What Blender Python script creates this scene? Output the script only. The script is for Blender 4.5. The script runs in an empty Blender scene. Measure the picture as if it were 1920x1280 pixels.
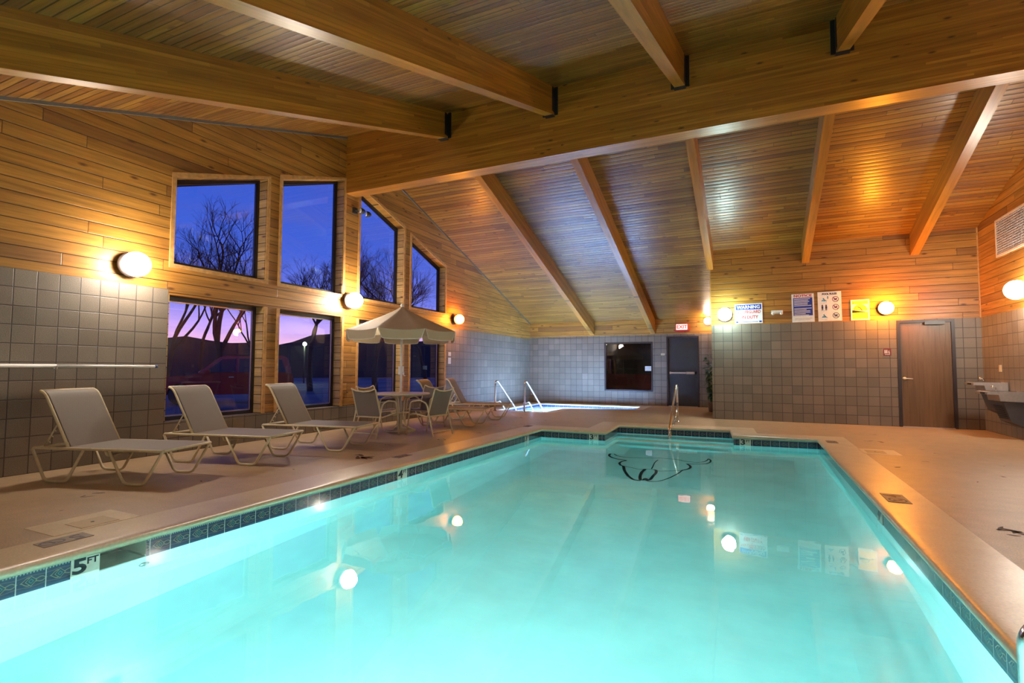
import bpy, bmesh, math, random
from mathutils import Vector, Matrix, Euler
from mathutils.geometry import tessellate_polygon
random.seed(7)
S = bpy.context.scene
COL = S.collection
R = math.radians

# ------------------------------------------------------------------ node helpers
class NT:
    def __init__(s, name):
        s.m = bpy.data.materials.new(name); s.m.use_nodes = True
        s.t = s.m.node_tree; s.t.nodes.clear()
        s.out = s.t.nodes.new('ShaderNodeOutputMaterial')
    def n(s, typ, **k):
        x = s.t.nodes.new('ShaderNode' + typ)
        for a, v in k.items(): setattr(x, a, v)
        return x
    def put(s, sock, v):
        if isinstance(v, bpy.types.NodeSocket): s.t.links.new(v, sock)
        elif isinstance(v, (tuple, list)) and len(v) == 3 and sock.type == 'RGBA': sock.default_value = (*v, 1)
        else: sock.default_value = v
    def math(s, op, a, b=0.0, c=None, clamp=False):
        x = s.n('Math', operation=op, use_clamp=clamp); s.put(x.inputs[0], a); s.put(x.inputs[1], b)
        if c is not None: s.put(x.inputs[2], c)
        return x.outputs[0]
    def comb(s, a, b, c=0.0):
        x = s.n('CombineXYZ')
        for i, v in enumerate((a, b, c)): s.put(x.inputs[i], v)
        return x.outputs[0]
    def mix(s, f, a, b, blend='MIX'):
        x = s.n('Mix', data_type='RGBA', blend_type=blend)
        s.put(x.inputs[0], f); s.put(x.inputs[6], a); s.put(x.inputs[7], b)
        return x.outputs[2]
    def obj(s):
        c = s.n('TexCoord').outputs['Object']; x = s.n('SeparateXYZ'); s.put(x.inputs[0], c)
        return c, x.outputs[0], x.outputs[1], x.outputs[2]
    def noise(s, vec, scale=5.0, detail=3.0, rough=.5):
        x = s.n('TexNoise'); s.put(x.inputs['Vector'], vec); s.put(x.inputs['Scale'], scale)
        s.put(x.inputs['Detail'], detail); s.put(x.inputs['Roughness'], rough); return x.outputs[0]
    def white(s, vec):
        x = s.n('TexWhiteNoise', noise_dimensions='3D'); s.put(x.inputs['Vector'], vec); return x.outputs[0]
    def ramp(s, f, stops, interp='LINEAR'):
        x = s.n('ValToRGB'); s.put(x.inputs[0], f); cr = x.color_ramp; cr.interpolation = interp
        while len(cr.elements) < len(stops): cr.elements.new(.5)
        for e, (p, c) in zip(cr.elements, stops): e.position = p; e.color = (*c, 1) if len(c) == 3 else c
        return x.outputs[0]
    def maprange(s, v, a, b, c, d):
        x = s.n('MapRange'); s.put(x.inputs[0], v)
        for i, q in enumerate((a, b, c, d)): s.put(x.inputs[i+1], q)
        return x.outputs[0]
    def bsdf(s, base, rough=.5, metal=0., bump=None, bstr=.3, bdist=.01, coat=0., coatr=.2, spec=.5):
        p = s.n('BsdfPrincipled'); s.put(p.inputs['Base Color'], base); s.put(p.inputs['Roughness'], rough)
        s.put(p.inputs['Metallic'], metal); s.put(p.inputs['Coat Weight'], coat); s.put(p.inputs['Coat Roughness'], coatr)
        s.put(p.inputs['Specular IOR Level'], spec)
        if bump is not None:
            b = s.n('Bump'); s.put(b.inputs['Height'], bump); s.put(b.inputs['Strength'], bstr); s.put(b.inputs['Distance'], bdist)
            s.t.links.new(b.outputs[0], p.inputs['Normal'])
            if coat: s.t.links.new(b.outputs[0], p.inputs['Coat Normal'])
        s.t.links.new(p.outputs[0], s.out.inputs[0]); return s.m

def plain(name, col, rough=.5, metal=0., nz=.06, scale=30, **k):
    t = NT(name); c, x, y, z = t.obj(); n = t.noise(c, scale, 2)
    f = t.maprange(n, .3, .7, 1-nz, 1+nz)
    cc = t.mix(1.0, col, t.comb(f, f, f), 'MULTIPLY')
    return t.bsdf(cc, rough, metal, **k)

def emis(name, col, strength):
    t = NT(name); e = t.n('Emission'); t.put(e.inputs[0], col); e.inputs[1].default_value = strength
    t.t.links.new(e.outputs[0], t.out.inputs[0]); return t.m

def planks(name, ua, va, w=.14, L=2.4, tones=None, rough=.38, grooves=True, coat=.0, dark=.05, gw=.06, cupk=1.0, gx=1.0):
    """boards running along axis ua, stacked along axis va"""
    t = NT(name); c, *ax = t.obj(); u = ax['xyz'.index(ua)]; v = ax['xyz'.index(va)]
    q = t.math('DIVIDE', v, w); row = t.math('FLOOR', q); fr = t.math('FRACT', q)
    r1 = t.white(t.comb(row, 3.3, 1.7))
    seg0 = t.math('ADD', t.math('DIVIDE', u, L), t.math('MULTIPLY', r1, 7.0))
    seg = t.math('FLOOR', seg0); sfr = t.math('FRACT', seg0)
    r2 = t.white(t.comb(row, seg, .5)); r3 = t.white(t.comb(row, seg, 9.5))
    tone = t.ramp(r2, tones)
    off = t.math('MULTIPLY', r3, 37.0)
    gv = t.comb(t.math('MULTIPLY', u, 1.3), t.math('ADD', t.math('MULTIPLY', v, 26.0), off), off)
    g = t.noise(gv, 1.0, 5, .62)
    gf = t.maprange(g, .3, .70, 1.2, .52)
    col = t.mix(1.0, tone, t.comb(gf, gf, gf), 'MULTIPLY')
    big = t.noise(t.comb(t.math('MULTIPLY', u, .5), t.math('MULTIPLY', v, 1.2), off), 1.0, 2)
    col = t.mix(t.maprange(big, .35, .7, 0., .3), col, (.17, .065, .018))
    # knots
    k = t.n('TexVoronoi', feature='F1', voronoi_dimensions='2D'); t.put(k.inputs['Vector'], t.comb(t.math('ADD', t.math('MULTIPLY', u, 1.5), off), t.math('MULTIPLY', v, 4.0), 0.)); t.put(k.inputs['Scale'], 1.0)
    kr = t.white(t.comb(row, seg, 4.4))
    kd = t.maprange(k.outputs['Distance'], .03, .10, .9, 0.)
    kd = t.math('MULTIPLY', kd, t.math('GREATER_THAN', kr, .55))
    col = t.mix(kd, col, (.075, .022, .007))
    # a few dark boards
    db = t.math('MULTIPLY', t.math('LESS_THAN', r3, dark), .5)
    col = t.mix(db, col, (.13, .05, .022))
    e = t.math('MINIMUM', fr, t.math('SUBTRACT', 1.0, fr))
    gm = t.maprange(e, gw*.5, gw, 1.0, 0.)
    es = t.math('MINIMUM', sfr, t.math('SUBTRACT', 1.0, sfr))
    gs = t.maprange(es, .0008, .002, .8, 0.)
    gm = t.math('MAXIMUM', gm, gs, clamp=True)
    col = t.mix(t.math('MULTIPLY', gm, .9), col, (.02, .008, .003))
    cup = t.math('POWER', t.math('SUBTRACT', fr, .5), 2.0)
    h = t.math('SUBTRACT', t.math('SUBTRACT', t.math('MULTIPLY', g, .12), gm), t.math('MULTIPLY', cup, cupk))
    rr = t.maprange(g, .3, .7, rough - .06, rough + .1)
    return t.bsdf(col, rr, bump=h, bstr=.55, bdist=.006, coat=coat, coatr=.22)

def glulam(name, base):
    t = NT(name); c, x, y, z = t.obj()
    row = t.math('FLOOR', t.math('DIVIDE', z, .038)); fr = t.math('FRACT', t.math('DIVIDE', z, .038))
    seg = t.math('FLOOR', t.math('ADD', t.math('DIVIDE', x, 2.7), t.math('MULTIPLY', t.white(t.comb(row, 2.2, 0.)), 5.)))
    r = t.white(t.comb(row, seg, 2.)); tone = t.ramp(r, base)
    off = t.math('MULTIPLY', r, 23.)
    g = t.noise(t.comb(t.math('MULTIPLY', x, 1.1), t.math('MULTIPLY', z, 34.), t.math('ADD', off, t.math('MULTIPLY', y, 20.))), 1.0, 5, .6)
    gf = t.maprange(g, .3, .70, 1.2, .6); col = t.mix(1.0, tone, t.comb(gf, gf, gf), 'MULTIPLY')
    k = t.n('TexVoronoi', feature='F1', voronoi_dimensions='2D'); t.put(k.inputs['Vector'], t.comb(t.math('ADD', t.math('MULTIPLY', x, 1.8), off), t.math('MULTIPLY', z, 5.), 0.)); t.put(k.inputs['Scale'], 1.)
    kd = t.maprange(k.outputs['Distance'], .03, .10, .85, 0.)
    kd = t.math('MULTIPLY', kd, t.math('GREATER_THAN', t.white(t.comb(row, seg, 8.)), .72))
    col = t.mix(kd, col, (.05, .015, .005))
    e = t.math('MINIMUM', fr, t.math('SUBTRACT', 1.0, fr)); gm = t.maprange(e, .03, .10, .28, 0.)
    col = t.mix(gm, col, (.05, .02, .006))
    return t.bsdf(col, .36, bump=g, bstr=.12, bdist=.004, coat=.25, coatr=.25)

def blocks(name, ua, mod=.1973, col=(.205, .165, .128), uo=0.0):
    t = NT(name); c, *ax = t.obj(); u = t.math('ADD', ax['xyz'.index(ua)], uo); z = ax[2]
    qu = t.math('DIVIDE', u, mod); qz = t.math('DIVIDE', z, mod)
    fu = t.math('FRACT', qu); fz = t.math('FRACT', qz)
    r = t.white(t.comb(t.math('FLOOR', qu), t.math('FLOOR', qz), 1.))
    r2 = t.white(t.comb(t.math('FLOOR', t.math('DIVIDE', qu, 2.0)), t.math('FLOOR', qz), 5.))
    eu = t.math('MINIMUM', fu, t.math('SUBTRACT', 1., fu)); ez = t.math('MINIMUM', fz, t.math('SUBTRACT', 1., fz))
    m = t.maprange(t.math('MINIMUM', eu, ez), .018, .032, 1., 0.)
    rnd = t.math('ADD', t.math('MULTIPLY', r, .5), t.math('MULTIPLY', r2, .5))
    f = t.maprange(rnd, 0., 1., .78, 1.2); cc = t.mix(1., col, t.comb(f, f, f), 'MULTIPLY')
    n = t.noise(c, 140, 2, .7); nf = t.maprange(n, .35, .65, .72, 1.3); cc = t.mix(1., cc, t.comb(nf, nf, nf), 'MULTIPLY')
    n2 = t.noise(c, 2.0, 3); cc = t.mix(t.maprange(n2, .4, .7, 0., .25), cc, (.10, .075, .055))
    cc = t.mix(t.math('MULTIPLY', m, .85), cc, (.028, .024, .021))
    h = t.math('SUBTRACT', t.math('MULTIPLY', n, .35), m)
    return t.bsdf(cc, t.maprange(n, .3, .7, .42, .6), bump=h, bstr=.5, bdist=.006, coat=.15, coatr=.4)

WT = [(0., (.37, .155, .024)), (.35, (.44, .195, .032)), (.7, (.52, .245, .045)), (1., (.41, .175, .027))]
CT = [(0., (.20, .070, .010)), (.3, (.34, .145, .018)), (.55, (.42, .205, .030)), (.8, (.26, .095, .013)), (1., (.40, .175, .024))]
GT = [(0., (.32, .115, .011)), (.5, (.40, .150, .015)), (1., (.48, .195, .022))]
M = {}
M['wall_wood_y'] = planks('boards_left_wall', 'y', 'z', .142, 2.9, WT, .40, gw=.045, cupk=.5)
M['wall_wood_x'] = planks('boards_back_wall', 'x', 'z', .142, 2.6, WT, .40, gw=.045, cupk=.5)
M['ceil'] = planks('ceiling_boards', 'x', 'y', .095, 2.2, CT, .34, dark=.06, coat=.3, gw=.09, cupk=2.5)
M['jamb'] = planks('jamb_boards', 'x', 'z', .142, 1.0, [(0., (.40, .24, .085)), (1., (.52, .33, .12))], .45, dark=0.)
M['casing'] = plain('casing_wood', (.50, .26, .085), .4, nz=.2, scale=18)
M['glulam'] = glulam('glulam', GT)
M['block_y'] = blocks('blocks_y', 'y', uo=-4.21 % .1973)
M['block_x'] = blocks('blocks_x', 'x')
M['steel_black'] = plain('black_steel', (.012, .012, .014), .5)
M['frame_dark'] = plain('dark_bronze_frame', (.018, .014, .018), .35)
M['alu'] = plain('aluminium_bead', (.45, .36, .30), .3, 1.)
M['chrome'] = plain('stainless_steel', (.72, .70, .68), .14, 1., nz=.03)
M['white'] = plain('white_enamel', (.75, .74, .72), .4)
M['cream'] = plain('cream_tube', (.62, .52, .33), .38)
M['black'] = plain('black_rubber', (.02, .02, .02), .6)
M['chrome_dull'] = plain('brushed_steel', (.62, .58, .57), .38, .9)
M['grey_trim'] = plain('grey_trim', (.16, .14, .12), .6)

def deck_mat():
    t = NT('textured_deck'); c, x, y, z = t.obj()
    n = t.noise(c, 90, 3, .7); n2 = t.noise(c, .9, 4, .6); n3 = t.noise(c, 7, 3)
    col = t.ramp(n2, [(.3, (.44, .295, .165)), (.5, (.50, .345, .20)), (.72, (.42, .275, .16))])
    f = t.maprange(n, .32, .68, .62, 1.32); col = t.mix(1., col, t.comb(f, f, f), 'MULTIPLY')
    f3 = t.maprange(n3, .3, .7, .92, 1.07); col = t.mix(1., col, t.comb(f3, f3, f3), 'MULTIPLY')
    return t.bsdf(col, t.maprange(n, .3, .7, .30, .55), bump=n, bstr=.5, bdist=.004, coat=.2, coatr=.3)
M['deck'] = deck_mat()
def coping_mat():
    t = NT('smooth_coping'); c, x, y, z = t.obj()
    n = t.noise(c, 60, 3, .6); n2 = t.noise(c, 2.2, 4, .6)
    col = t.ramp(n2, [(.3, (.66, .51, .32)), (.5, (.74, .60, .40)), (.7, (.66, .50, .31))])
    f = t.maprange(n, .3, .7, .88, 1.1); col = t.mix(1., col, t.comb(f, f, f), 'MULTIPLY')
    return t.bsdf(col, .36, bump=n, bstr=.25, bdist=.003, coat=.35, coatr=.28)
M['coping'] = coping_mat()
M['joint'] = plain('joint_filler', (.52, .40, .27), .5)
M['stamp'] = plain('brown_stain', (.10, .055, .035), .6, nz=.2)

def tile_mat(name, blue=(.010, .024, .07)):
    t = NT(name); uv = t.n('UVMap').outputs[0]; sp = t.n('SeparateXYZ'); t.put(sp.inputs[0], uv)
    u, v = sp.outputs[0], sp.outputs[1]
    fu = t.math('FRACT', u); fv = v
    du = t.math('ABSOLUTE', t.math('SUBTRACT', fu, .5)); dv = t.math('ABSOLUTE', t.math('SUBTRACT', fv, .62))
    d = t.math('ADD', du, dv)
    col = (*blue,)
    n = t.noise(t.comb(t.math('MULTIPLY', u, 4.), t.math('MULTIPLY', v, 18.), 0.), 1.5, 3)
    col = t.mix(t.maprange(n, .45, .62, 0., .5), col, (.06, .045, .075))
    ring = lambda r, w: t.math('LESS_THAN', t.math('ABSOLUTE', t.math('SUBTRACT', d, r)), w)
    # wavy gold/purple lines running out of the diamond
    wv = t.math('MULTIPLY', t.math('SINE', t.math('MULTIPLY', u, 12.566)), .05)
    l1 = t.math('LESS_THAN', t.math('ABSOLUTE', t.math('SUBTRACT', dv, t.math('ADD', t.math('MULTIPLY', du, -.25), t.math('ADD', wv, .13)))), .017)
    col = t.mix(t.math('MULTIPLY', l1, .8), col, (.30, .24, .13))
    l2 = t.math('LESS_THAN', t.math('ABSOLUTE', t.math('SUBTRACT', dv, t.math('ADD', t.math('MULTIPLY', du, -.1), .22))), .012)
    col = t.mix(t.math('MULTIPLY', l2, .6), col, (.22, .14, .16))
    col = t.mix(t.math('LESS_THAN', d, .19), col, (.012, .04, .07))
    col = t.mix(ring(.19, .014), col, (.26, .22, .14))
    col = t.mix(ring(.08, .014), col, (.12, .20, .20))
    # small dentil border near the top
    bt = t.math('MULTIPLY', t.math('GREATER_THAN', v, .93), t.math('GREATER_THAN', t.math('FRACT', t.math('MULTIPLY', u, 9.)), .5))
    col = t.mix(t.math('MULTIPLY', bt, .7), col, (.35, .42, .42))
    e = t.math('MINIMUM', fu, t.math('SUBTRACT', 1., fu))
    col = t.mix(t.maprange(e, .012, .022, 1., 0.), col, (.50, .50, .46))
    return t.bsdf(col, .12, coat=.4, coatr=.05)
M['tile'] = tile_mat('waterline_tile')
M['tub_tile'] = tile_mat('tub_tile', (.01, .03, .22))
def plaster(name, c1):
    t = NT(name); c, x, y, z = t.obj(); n = t.noise(c, 3, 4)
    f = t.maprange(n, .3, .7, .93, 1.05); col = t.mix(1., c1, t.comb(f, f, f), 'MULTIPLY')
    return t.bsdf(col, .7)
M['plaster'] = plaster('pool_plaster', (.68, .88, .885))
M['tub_plaster'] = plaster('tub_plaster', (.86, .90, .93))

def water_mat(name, dens, colr, bs=.05):
    t = NT(name); c, x, y, z = t.obj()
    n = t.noise(c, 1.3, 2, .5)
    n2 = t.noise(c, 5.0, 2, .5)
    h = t.math('ADD', t.math('MULTIPLY', n, 1.), t.math('MULTIPLY', n2, .25))
    p = t.n('BsdfPrincipled'); t.put(p.inputs['Base Color'], (1., 1., 1.)); t.put(p.inputs['Roughness'], 0.)
    t.put(p.inputs['IOR'], 1.333); t.put(p.inputs['Transmission Weight'], 1.)
    b = t.n('Bump'); t.put(b.inputs['Height'], h); t.put(b.inputs['Strength'], bs); t.put(b.inputs['Distance'], .03)
    t.t.links.new(b.outputs[0], p.inputs['Normal'])
    t.t.links.new(p.outputs[0], t.out.inputs[0])
    va = t.n('VolumeAbsorption'); t.put(va.inputs[0], colr); va.inputs[1].default_value = dens
    t.t.links.new(va.outputs[0], t.out.inputs[1]); return t.m
M['water'] = water_mat('pool_water', .20, (.14, .955, .968))
M['tub_water'] = water_mat('tub_water', .12, (.35, .85, 1.), .3)

def glass_mat(name, tint=(.92, .93, .97), boost=1.0):
    t = NT(name); f = t.n('Fresnel'); f.inputs[0].default_value = 1.5
    tr = t.n('BsdfTransparent'); t.put(tr.inputs[0], tint); g = t.n('BsdfGlossy'); t.put(g.inputs[0], (1., 1., 1.)); g.inputs['Roughness'].default_value = .0
    mx = t.n('MixShader'); t.put(mx.inputs[0], t.math('MULTIPLY', t.math('MULTIPLY', f.outputs[0], t.math('SUBTRACT', 1.0, t.n('NewGeometry').outputs['Backfacing'])), boost, clamp=True)); t.t.links.new(tr.outputs[0], mx.inputs[1]); t.t.links.new(g.outputs[0], mx.inputs[2])
    t.t.links.new(mx.outputs[0], t.out.inputs[0]); return t.m
M['glass'] = glass_mat('window_glass', boost=1.6)
M['glass_dark'] = glass_mat('car_glass', (.25, .25, .28), 1.3)
def sling_mat():
    t = NT('taupe_sling'); c, x, y, z = t.obj()
    w = t.n('TexChecker'); t.put(w.inputs['Vector'], c); w.inputs['Scale'].default_value = 260
    col = t.mix(w.outputs['Fac'], (.165, .135, .115), (.235, .195, .165))
    return t.bsdf(col, .65)
M['sling'] = sling_mat()
def canvas_mat():
    t = NT('tan_canvas'); c, x, y, z = t.obj(); n = t.noise(c, 3., 3)
    col = t.mix(n, (.50, .41, .27), (.58, .48, .33))
    p = t.n('BsdfPrincipled'); t.put(p.inputs['Base Color'], col); t.put(p.inputs['Roughness'], .8)
    tl = t.n('BsdfTranslucent'); t.put(tl.inputs[0], col); mx = t.n('MixShader'); mx.inputs[0].default_value = .18
    t.t.links.new(p.outputs[0], mx.inputs[1]); t.t.links.new(tl.outputs[0], mx.inputs[2]); t.t.links.new(mx.outputs[0], t.out.inputs[0]); return t.m
M['canvas'] = canvas_mat()
M['piping'] = plain('white_piping', (.72, .70, .64), .6)

# ------------------------------------------------------------------ mesh helpers
def link(name, bm, mats, parent=None, smooth=False, ms=None):
    me = bpy.data.meshes.new(name); bm.normal_update(); bm.to_mesh(me); bm.free()
    if not isinstance(mats, (list, tuple)): mats = [mats]
    for m in mats: me.materials.append(m)
    if smooth:
        for p in me.polygons: p.use_smooth = True
    o = bpy.data.objects.new(name, me); COL.objects.link(o)
    if parent: o.parent = parent
    return o
def tag(o, label=None, cat=None, group=None, kind=None):
    if label: o['label'] = label
    if cat: o['category'] = cat
    if group: o['group'] = group
    if kind: o['kind'] = kind
    return o
def struct(o): o['kind'] = 'structure'; return o
def empty(name, loc, rz=0., label=None, cat=None, group=None):
    o = bpy.data.objects.new(name, None); o.empty_display_size = .1; COL.objects.link(o)
    o.location = loc; o.rotation_euler = (0, 0, rz); tag(o, label, cat, group); return o
def B(): return bmesh.new()
def box(bm, x0, x1, y0, y1, z0, z1, mi=0):
    v = [bm.verts.new((x, y, z)) for z in (z0, z1) for y in (y0, y1) for x in (x0, x1)]
    for f in ((0, 2, 3, 1), (4, 5, 7, 6), (0, 1, 5, 4), (2, 6, 7, 3), (0, 4, 6, 2), (1, 3, 7, 5)):
        bm.faces.new([v[i] for i in f]).material_index = mi
    return bm
def prism(bm, pts, d, mi=0):
    """closed polygon pts (Vectors) extruded by vector d"""
    a = [bm.verts.new(p) for p in pts]; b = [bm.verts.new(Vector(p) + Vector(d)) for p in pts]; n = len(pts)
    bm.faces.new(a[::-1]).material_index = mi; bm.faces.new(b).material_index = mi
    for i in range(n): bm.faces.new((a[i], a[(i+1) % n], b[(i+1) % n], b[i])).material_index = mi
def fixn(bm): bmesh.ops.recalc_face_normals(bm, faces=bm.faces); return bm
def tube(bm, pts, r, seg=10, closed=False, cap=True, mi=0):
    pts = [Vector(p) for p in pts]; n = len(pts); rings = []
    rs = r if isinstance(r, (list, tuple)) else [r]*n
    up = None
    for i, p in enumerate(pts):
        if closed: d = (pts[(i+1) % n] - pts[i-1])
        elif i == 0: d = pts[1] - p
        elif i == n-1: d = p - pts[i-1]
        else: d = (pts[i+1] - p).normalized() + (p - pts[i-1]).normalized()
        d.normalize()
        if up is None:
            up = Vector((0, 0, 1)) if abs(d.z) < .9 else Vector((1, 0, 0))
        s = d.cross(up).normalized(); up = s.cross(d).normalized()
        rings.append([bm.verts.new(p + rs[i]*(math.cos(a)*s + math.sin(a)*up)) for a in [2*math.pi*k/seg for k in range(seg)]])
    m = n if closed else n-1
    for i in range(m):
        A, Bq = rings[i], rings[(i+1) % n]
        for k in range(seg): 
            f = bm.faces.new((A[k], A[(k+1) % seg], Bq[(k+1) % seg], Bq[k])); f.smooth = True; f.material_index = mi
    if cap and not closed:
        bm.faces.new(rings[0][::-1]).material_index = mi; bm.faces.new(rings[-1]).material_index = mi
    return bm
def bend(pts, r=.05, n=5):
    """round the corners of a polyline"""
    pts = [Vector(p) for p in pts]; out = [pts[0]]
    for i in range(1, len(pts)-1):
        p = pts[i]; a = (pts[i-1]-p); b = (pts[i+1]-p); rr = min(r, a.length*.45, b.length*.45)
        A = p + a.normalized()*rr; Bq = p + b.normalized()*rr
        for k in range(n+1):
            s = k/n; out.append((1-s)**2*A + 2*s*(1-s)*p + s*s*Bq)
    out.append(pts[-1]); return out
def lathe(bm, prof, c=(0, 0, 0), seg=24, mi=0, axis='z'):
    rings = []
    for r, z in prof:
        ring = []
        for k in range(seg):
            a = 2*math.pi*k/seg; q = (r*math.cos(a), r*math.sin(a), z)
            if axis == 'x': q = (z, r*math.cos(a), r*math.sin(a))
            if axis == 'y': q = (r*math.sin(a), z, r*math.cos(a))
            ring.append(bm.verts.new((c[0]+q[0], c[1]+q[1], c[2]+q[2])))
        rings.append(ring)
    for i in range(len(rings)-1):
        for k in range(seg):
            f = bm.faces.new((rings[i][k], rings[i][(k+1) % seg], rings[i+1][(k+1) % seg], rings[i+1][k])); f.smooth = True; f.material_index = mi
    if prof[0][0] > 1e-6: bm.faces.new(rings[0][::-1]).material_index = mi
    if prof[-1][0] > 1e-6: bm.faces.new(rings[-1]).material_index = mi
    return bm
def sphere(bm, c, r, seg=24, ring=14, sc=(1, 1, 1)):
    m = Matrix.Translation(c) @ Matrix.Diagonal((*sc, 1))
    g = bmesh.ops.create_uvsphere(bm, u_segments=seg, v_segments=ring, radius=r, matrix=m)
    for v in g['verts']:
        for f in v.link_faces: f.smooth = True
    return bm
def text(name, s, size, mat, mw, parent=None, depth=.0015, sx=1.0, bold=0.0):
    cu = bpy.data.curves.new('t', 'FONT'); cu.body = s; cu.size = size; cu.align_x = 'CENTER'; cu.align_y = 'CENTER'; cu.extrude = depth; cu.offset = bold
    cu.resolution_u = 3
    t = bpy.data.objects.new('t', cu); me = bpy.data.meshes.new_from_object(t); bpy.data.objects.remove(t)
    for v in me.vertices: v.co.x *= sx
    me.materials.clear(); me.materials.append(mat); me.name = name
    o = bpy.data.objects.new(name, me); COL.objects.link(o); o.matrix_world = mw
    if parent:
        o.parent = parent; o.matrix_parent_inverse = parent.matrix_basis.inverted()
    return o
def wallmat(origin, xdir, zdir=(0, 0, 1)):
    x = Vector(xdir).normalized(); z = Vector(zdir).normalized(); n = x.cross(z)
    m = Matrix((( x.x, z.x, n.x, origin[0]), (x.y, z.y, n.y, origin[1]), (x.z, z.z, n.z, origin[2]), (0, 0, 0, 1)))
    return m   # local x -> xdir, local y -> up, local z -> out of the wall

# ------------------------------------------------------------------ dimensions
XL, XR, YB, YP, YN = -7.0, 4.03, 16.5, 12.8, -1.3
XP = -.84
PK, RB, RS = 7.61, 5.64, .331
def roof(y): return RB - RS*abs(y-PK)
ZB = 2.17

# ------------------------------------------------------------------ left wall with window openings
TH = .26
upper = [(4.25, 5.68), (5.97, 7.38), (7.84, 9.25), (9.54, 10.97)]
lower = [(4.21, 5.68), (5.97, 7.38), (7.84, 9.25), (9.54, 10.97)]
def wtop(y): return 4.80 - RS*abs(y-PK)      # head of the upper windows follows the roof
ZU, ZLT, ZC = 2.52, 2.10, .42
def vprism_y(bm, x0, x1, y0, y1, a0, a1, b0, b1, mi):
    prism(bm, [(x0, y0, a0), (x0, y1, a1), (x0, y1, b1), (x0, y0, b0)], (x1-x0, 0, 0), mi)
bm = B(); X0, X1 = XL-TH, XL
ys = sorted({YN, 4.21, 4.25, 5.68, 5.97, 7.38, PK, 7.84, 9.25, 9.54, 10.97, YB})
for y0, y1 in zip(ys[:-1], ys[1:]):
    ym = (y0+y1)/2; t0, t1 = roof(y0)+.05, roof(y1)+.05
    up = [w for w in upper if w[0] <= ym <= w[1]]; lo = [w for w in lower if w[0] <= ym <= w[1]]
    blk = ym < 4.21 or ym > 10.97
    zb = ZB if blk else ZC
    vprism_y(bm, X0, X1, y0, y1, -.3, -.3, zb, zb, 1)
    s0 = zb if not lo else ZLT
    if up:
        vprism_y(bm, X0, X1, y0, y1, s0, s0, ZU, ZU, 0)
        vprism_y(bm, X0, X1, y0, y1, wtop(y0), wtop(y1), t0, t1, 0)
    else: vprism_y(bm, X0, X1, y0, y1, s0, s0, t0, t1, 0)
struct(link('wall_left', fixn(bm), [M['wall_wood_y'], M['block_y']]))

def window(n, y0, y1, z0, top, cas=True):
    """frame set back in the wall, glass pane, wood casing round the opening"""
    xg = XL-.20
    def poly(i): 
        return [(y0+i, z0+i), (y1-i, z0+i), (y1-i, top(y1)-i*1.1), (y0+i, top(y0)-i*1.1)]
    bm = B(); a, b = poly(0.), poly(.05)
    for k in range(4):
        p = [a[k], a[(k+1) % 4], b[(k+1) % 4], b[k]]
        prism(bm, [(xg-.03, q[0], q[1]) for q in p], (.07, 0, 0))
    w = struct(link('window_%d' % n, fixn(bm), M['frame_dark']))
    c = poly(.055); d = poly(.068); bm = B()
    for k in range(4):
        p = [c[k], c[(k+1) % 4], d[(k+1) % 4], d[k]]
        prism(bm, [(xg+.005, q[0], q[1]) for q in p], (.02, 0, 0))
    link('glazing_bead', fixn(bm), M['frame_dark' if n < 5 else 'alu'], w)
    bm = B(); p = poly(.05); prism(bm, [(xg-.004, q[0], q[1]) for q in p], (.008, 0, 0)); link('pane', fixn(bm), M['glass'], w)
    # jamb lining (boards inside the reveal) at the far side and near side
    bm = B()
    for yy, s in ((y1, -1), (y0, 1)):
        prism(bm, [(xg+.04, yy, z0), (XL, yy, z0), (XL, yy, top(yy)), (xg+.04, yy, top(yy))], (0, s*.012, 0))
    link('jamb', fixn(bm), M['jamb'], w)
    if cas:
        bm = B(); o = [(y0-.055, z0-.055), (y1+.055, z0-.055), (y1+.055, top(y1)+.06), (y0-.055, top(y0)+.06)]; i = poly(0.)
        ks = (0, 1, 2, 3) if n < 5 else (1, 3) if n > 5 else (1,)
        for k in ks:
            p = [o[k], o[(k+1) % 4], i[(k+1) % 4], i[k]]
            if n >= 5: p = [(q[0], min(max(q[1], z0), top(q[0]))) for q in p]
            prism(bm, [(XL, q[0], q[1]) for q in p], (.018, 0, 0))
        link('casing', fixn(bm), M['casing'], w)
    return w
for i, (a, b) in enumerate(upper): window(i+1, a, b, ZU, wtop)
for i, (a, b) in enumerate(lower): window(i+5, a, b, ZC, lambda y: ZLT)
# thin grey edge trims where wall meets roof, and corner boards
bm = B()
for y0, y1 in ((YN, 7.42), (7.72, YB)):
    prism(bm, [(XL, y0, roof(y0)), (XL, y1, roof(y1)), (XL, y1, roof(y1)-.04), (XL, y0, roof(y0)-.04)], (.02, 0, 0))
struct(link('trim_1', fixn(bm), M['grey_trim']))

# ------------------------------------------------------------------ other walls
def wall_x(name, x0, x1, y, yo, ztop, zb, hole=None):
    """wall facing -Y between x0,x1 at plane y, body reaching to yo; holes=[(xa,xb,za,zb)]"""
    bm = B(); xs = sorted({x0, x1} | {v for h in (hole or []) for v in h[:2]})
    for a, b in zip(xs[:-1], xs[1:]):
        m = (a+b)/2; hs = sorted([h for h in (hole or []) if h[0] < m < h[1]], key=lambda h: h[2])
        z = -.3; segs = []
        for h in hs: segs.append((z, h[2])); z = h[3]
        segs.append((z, ztop))
        for s0, s1 in segs:
            if s1 <= s0: continue
            if s0 < zb < s1: box(bm, a, b, y, yo, s0, zb, 1); box(bm, a, b, y, yo, zb, s1, 0)
            else: box(bm, a, b, y, yo, s0, s1, 1 if s1 <= zb else 0)
    return struct(link(name, fixn(bm), [M['wall_wood_x'], M['block_x']]))
D1 = (-2.40, -1.45, 0., 2.15)      # black exit door
W9 = (-4.37, -2.82, .43, 2.00)     # interior window
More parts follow.
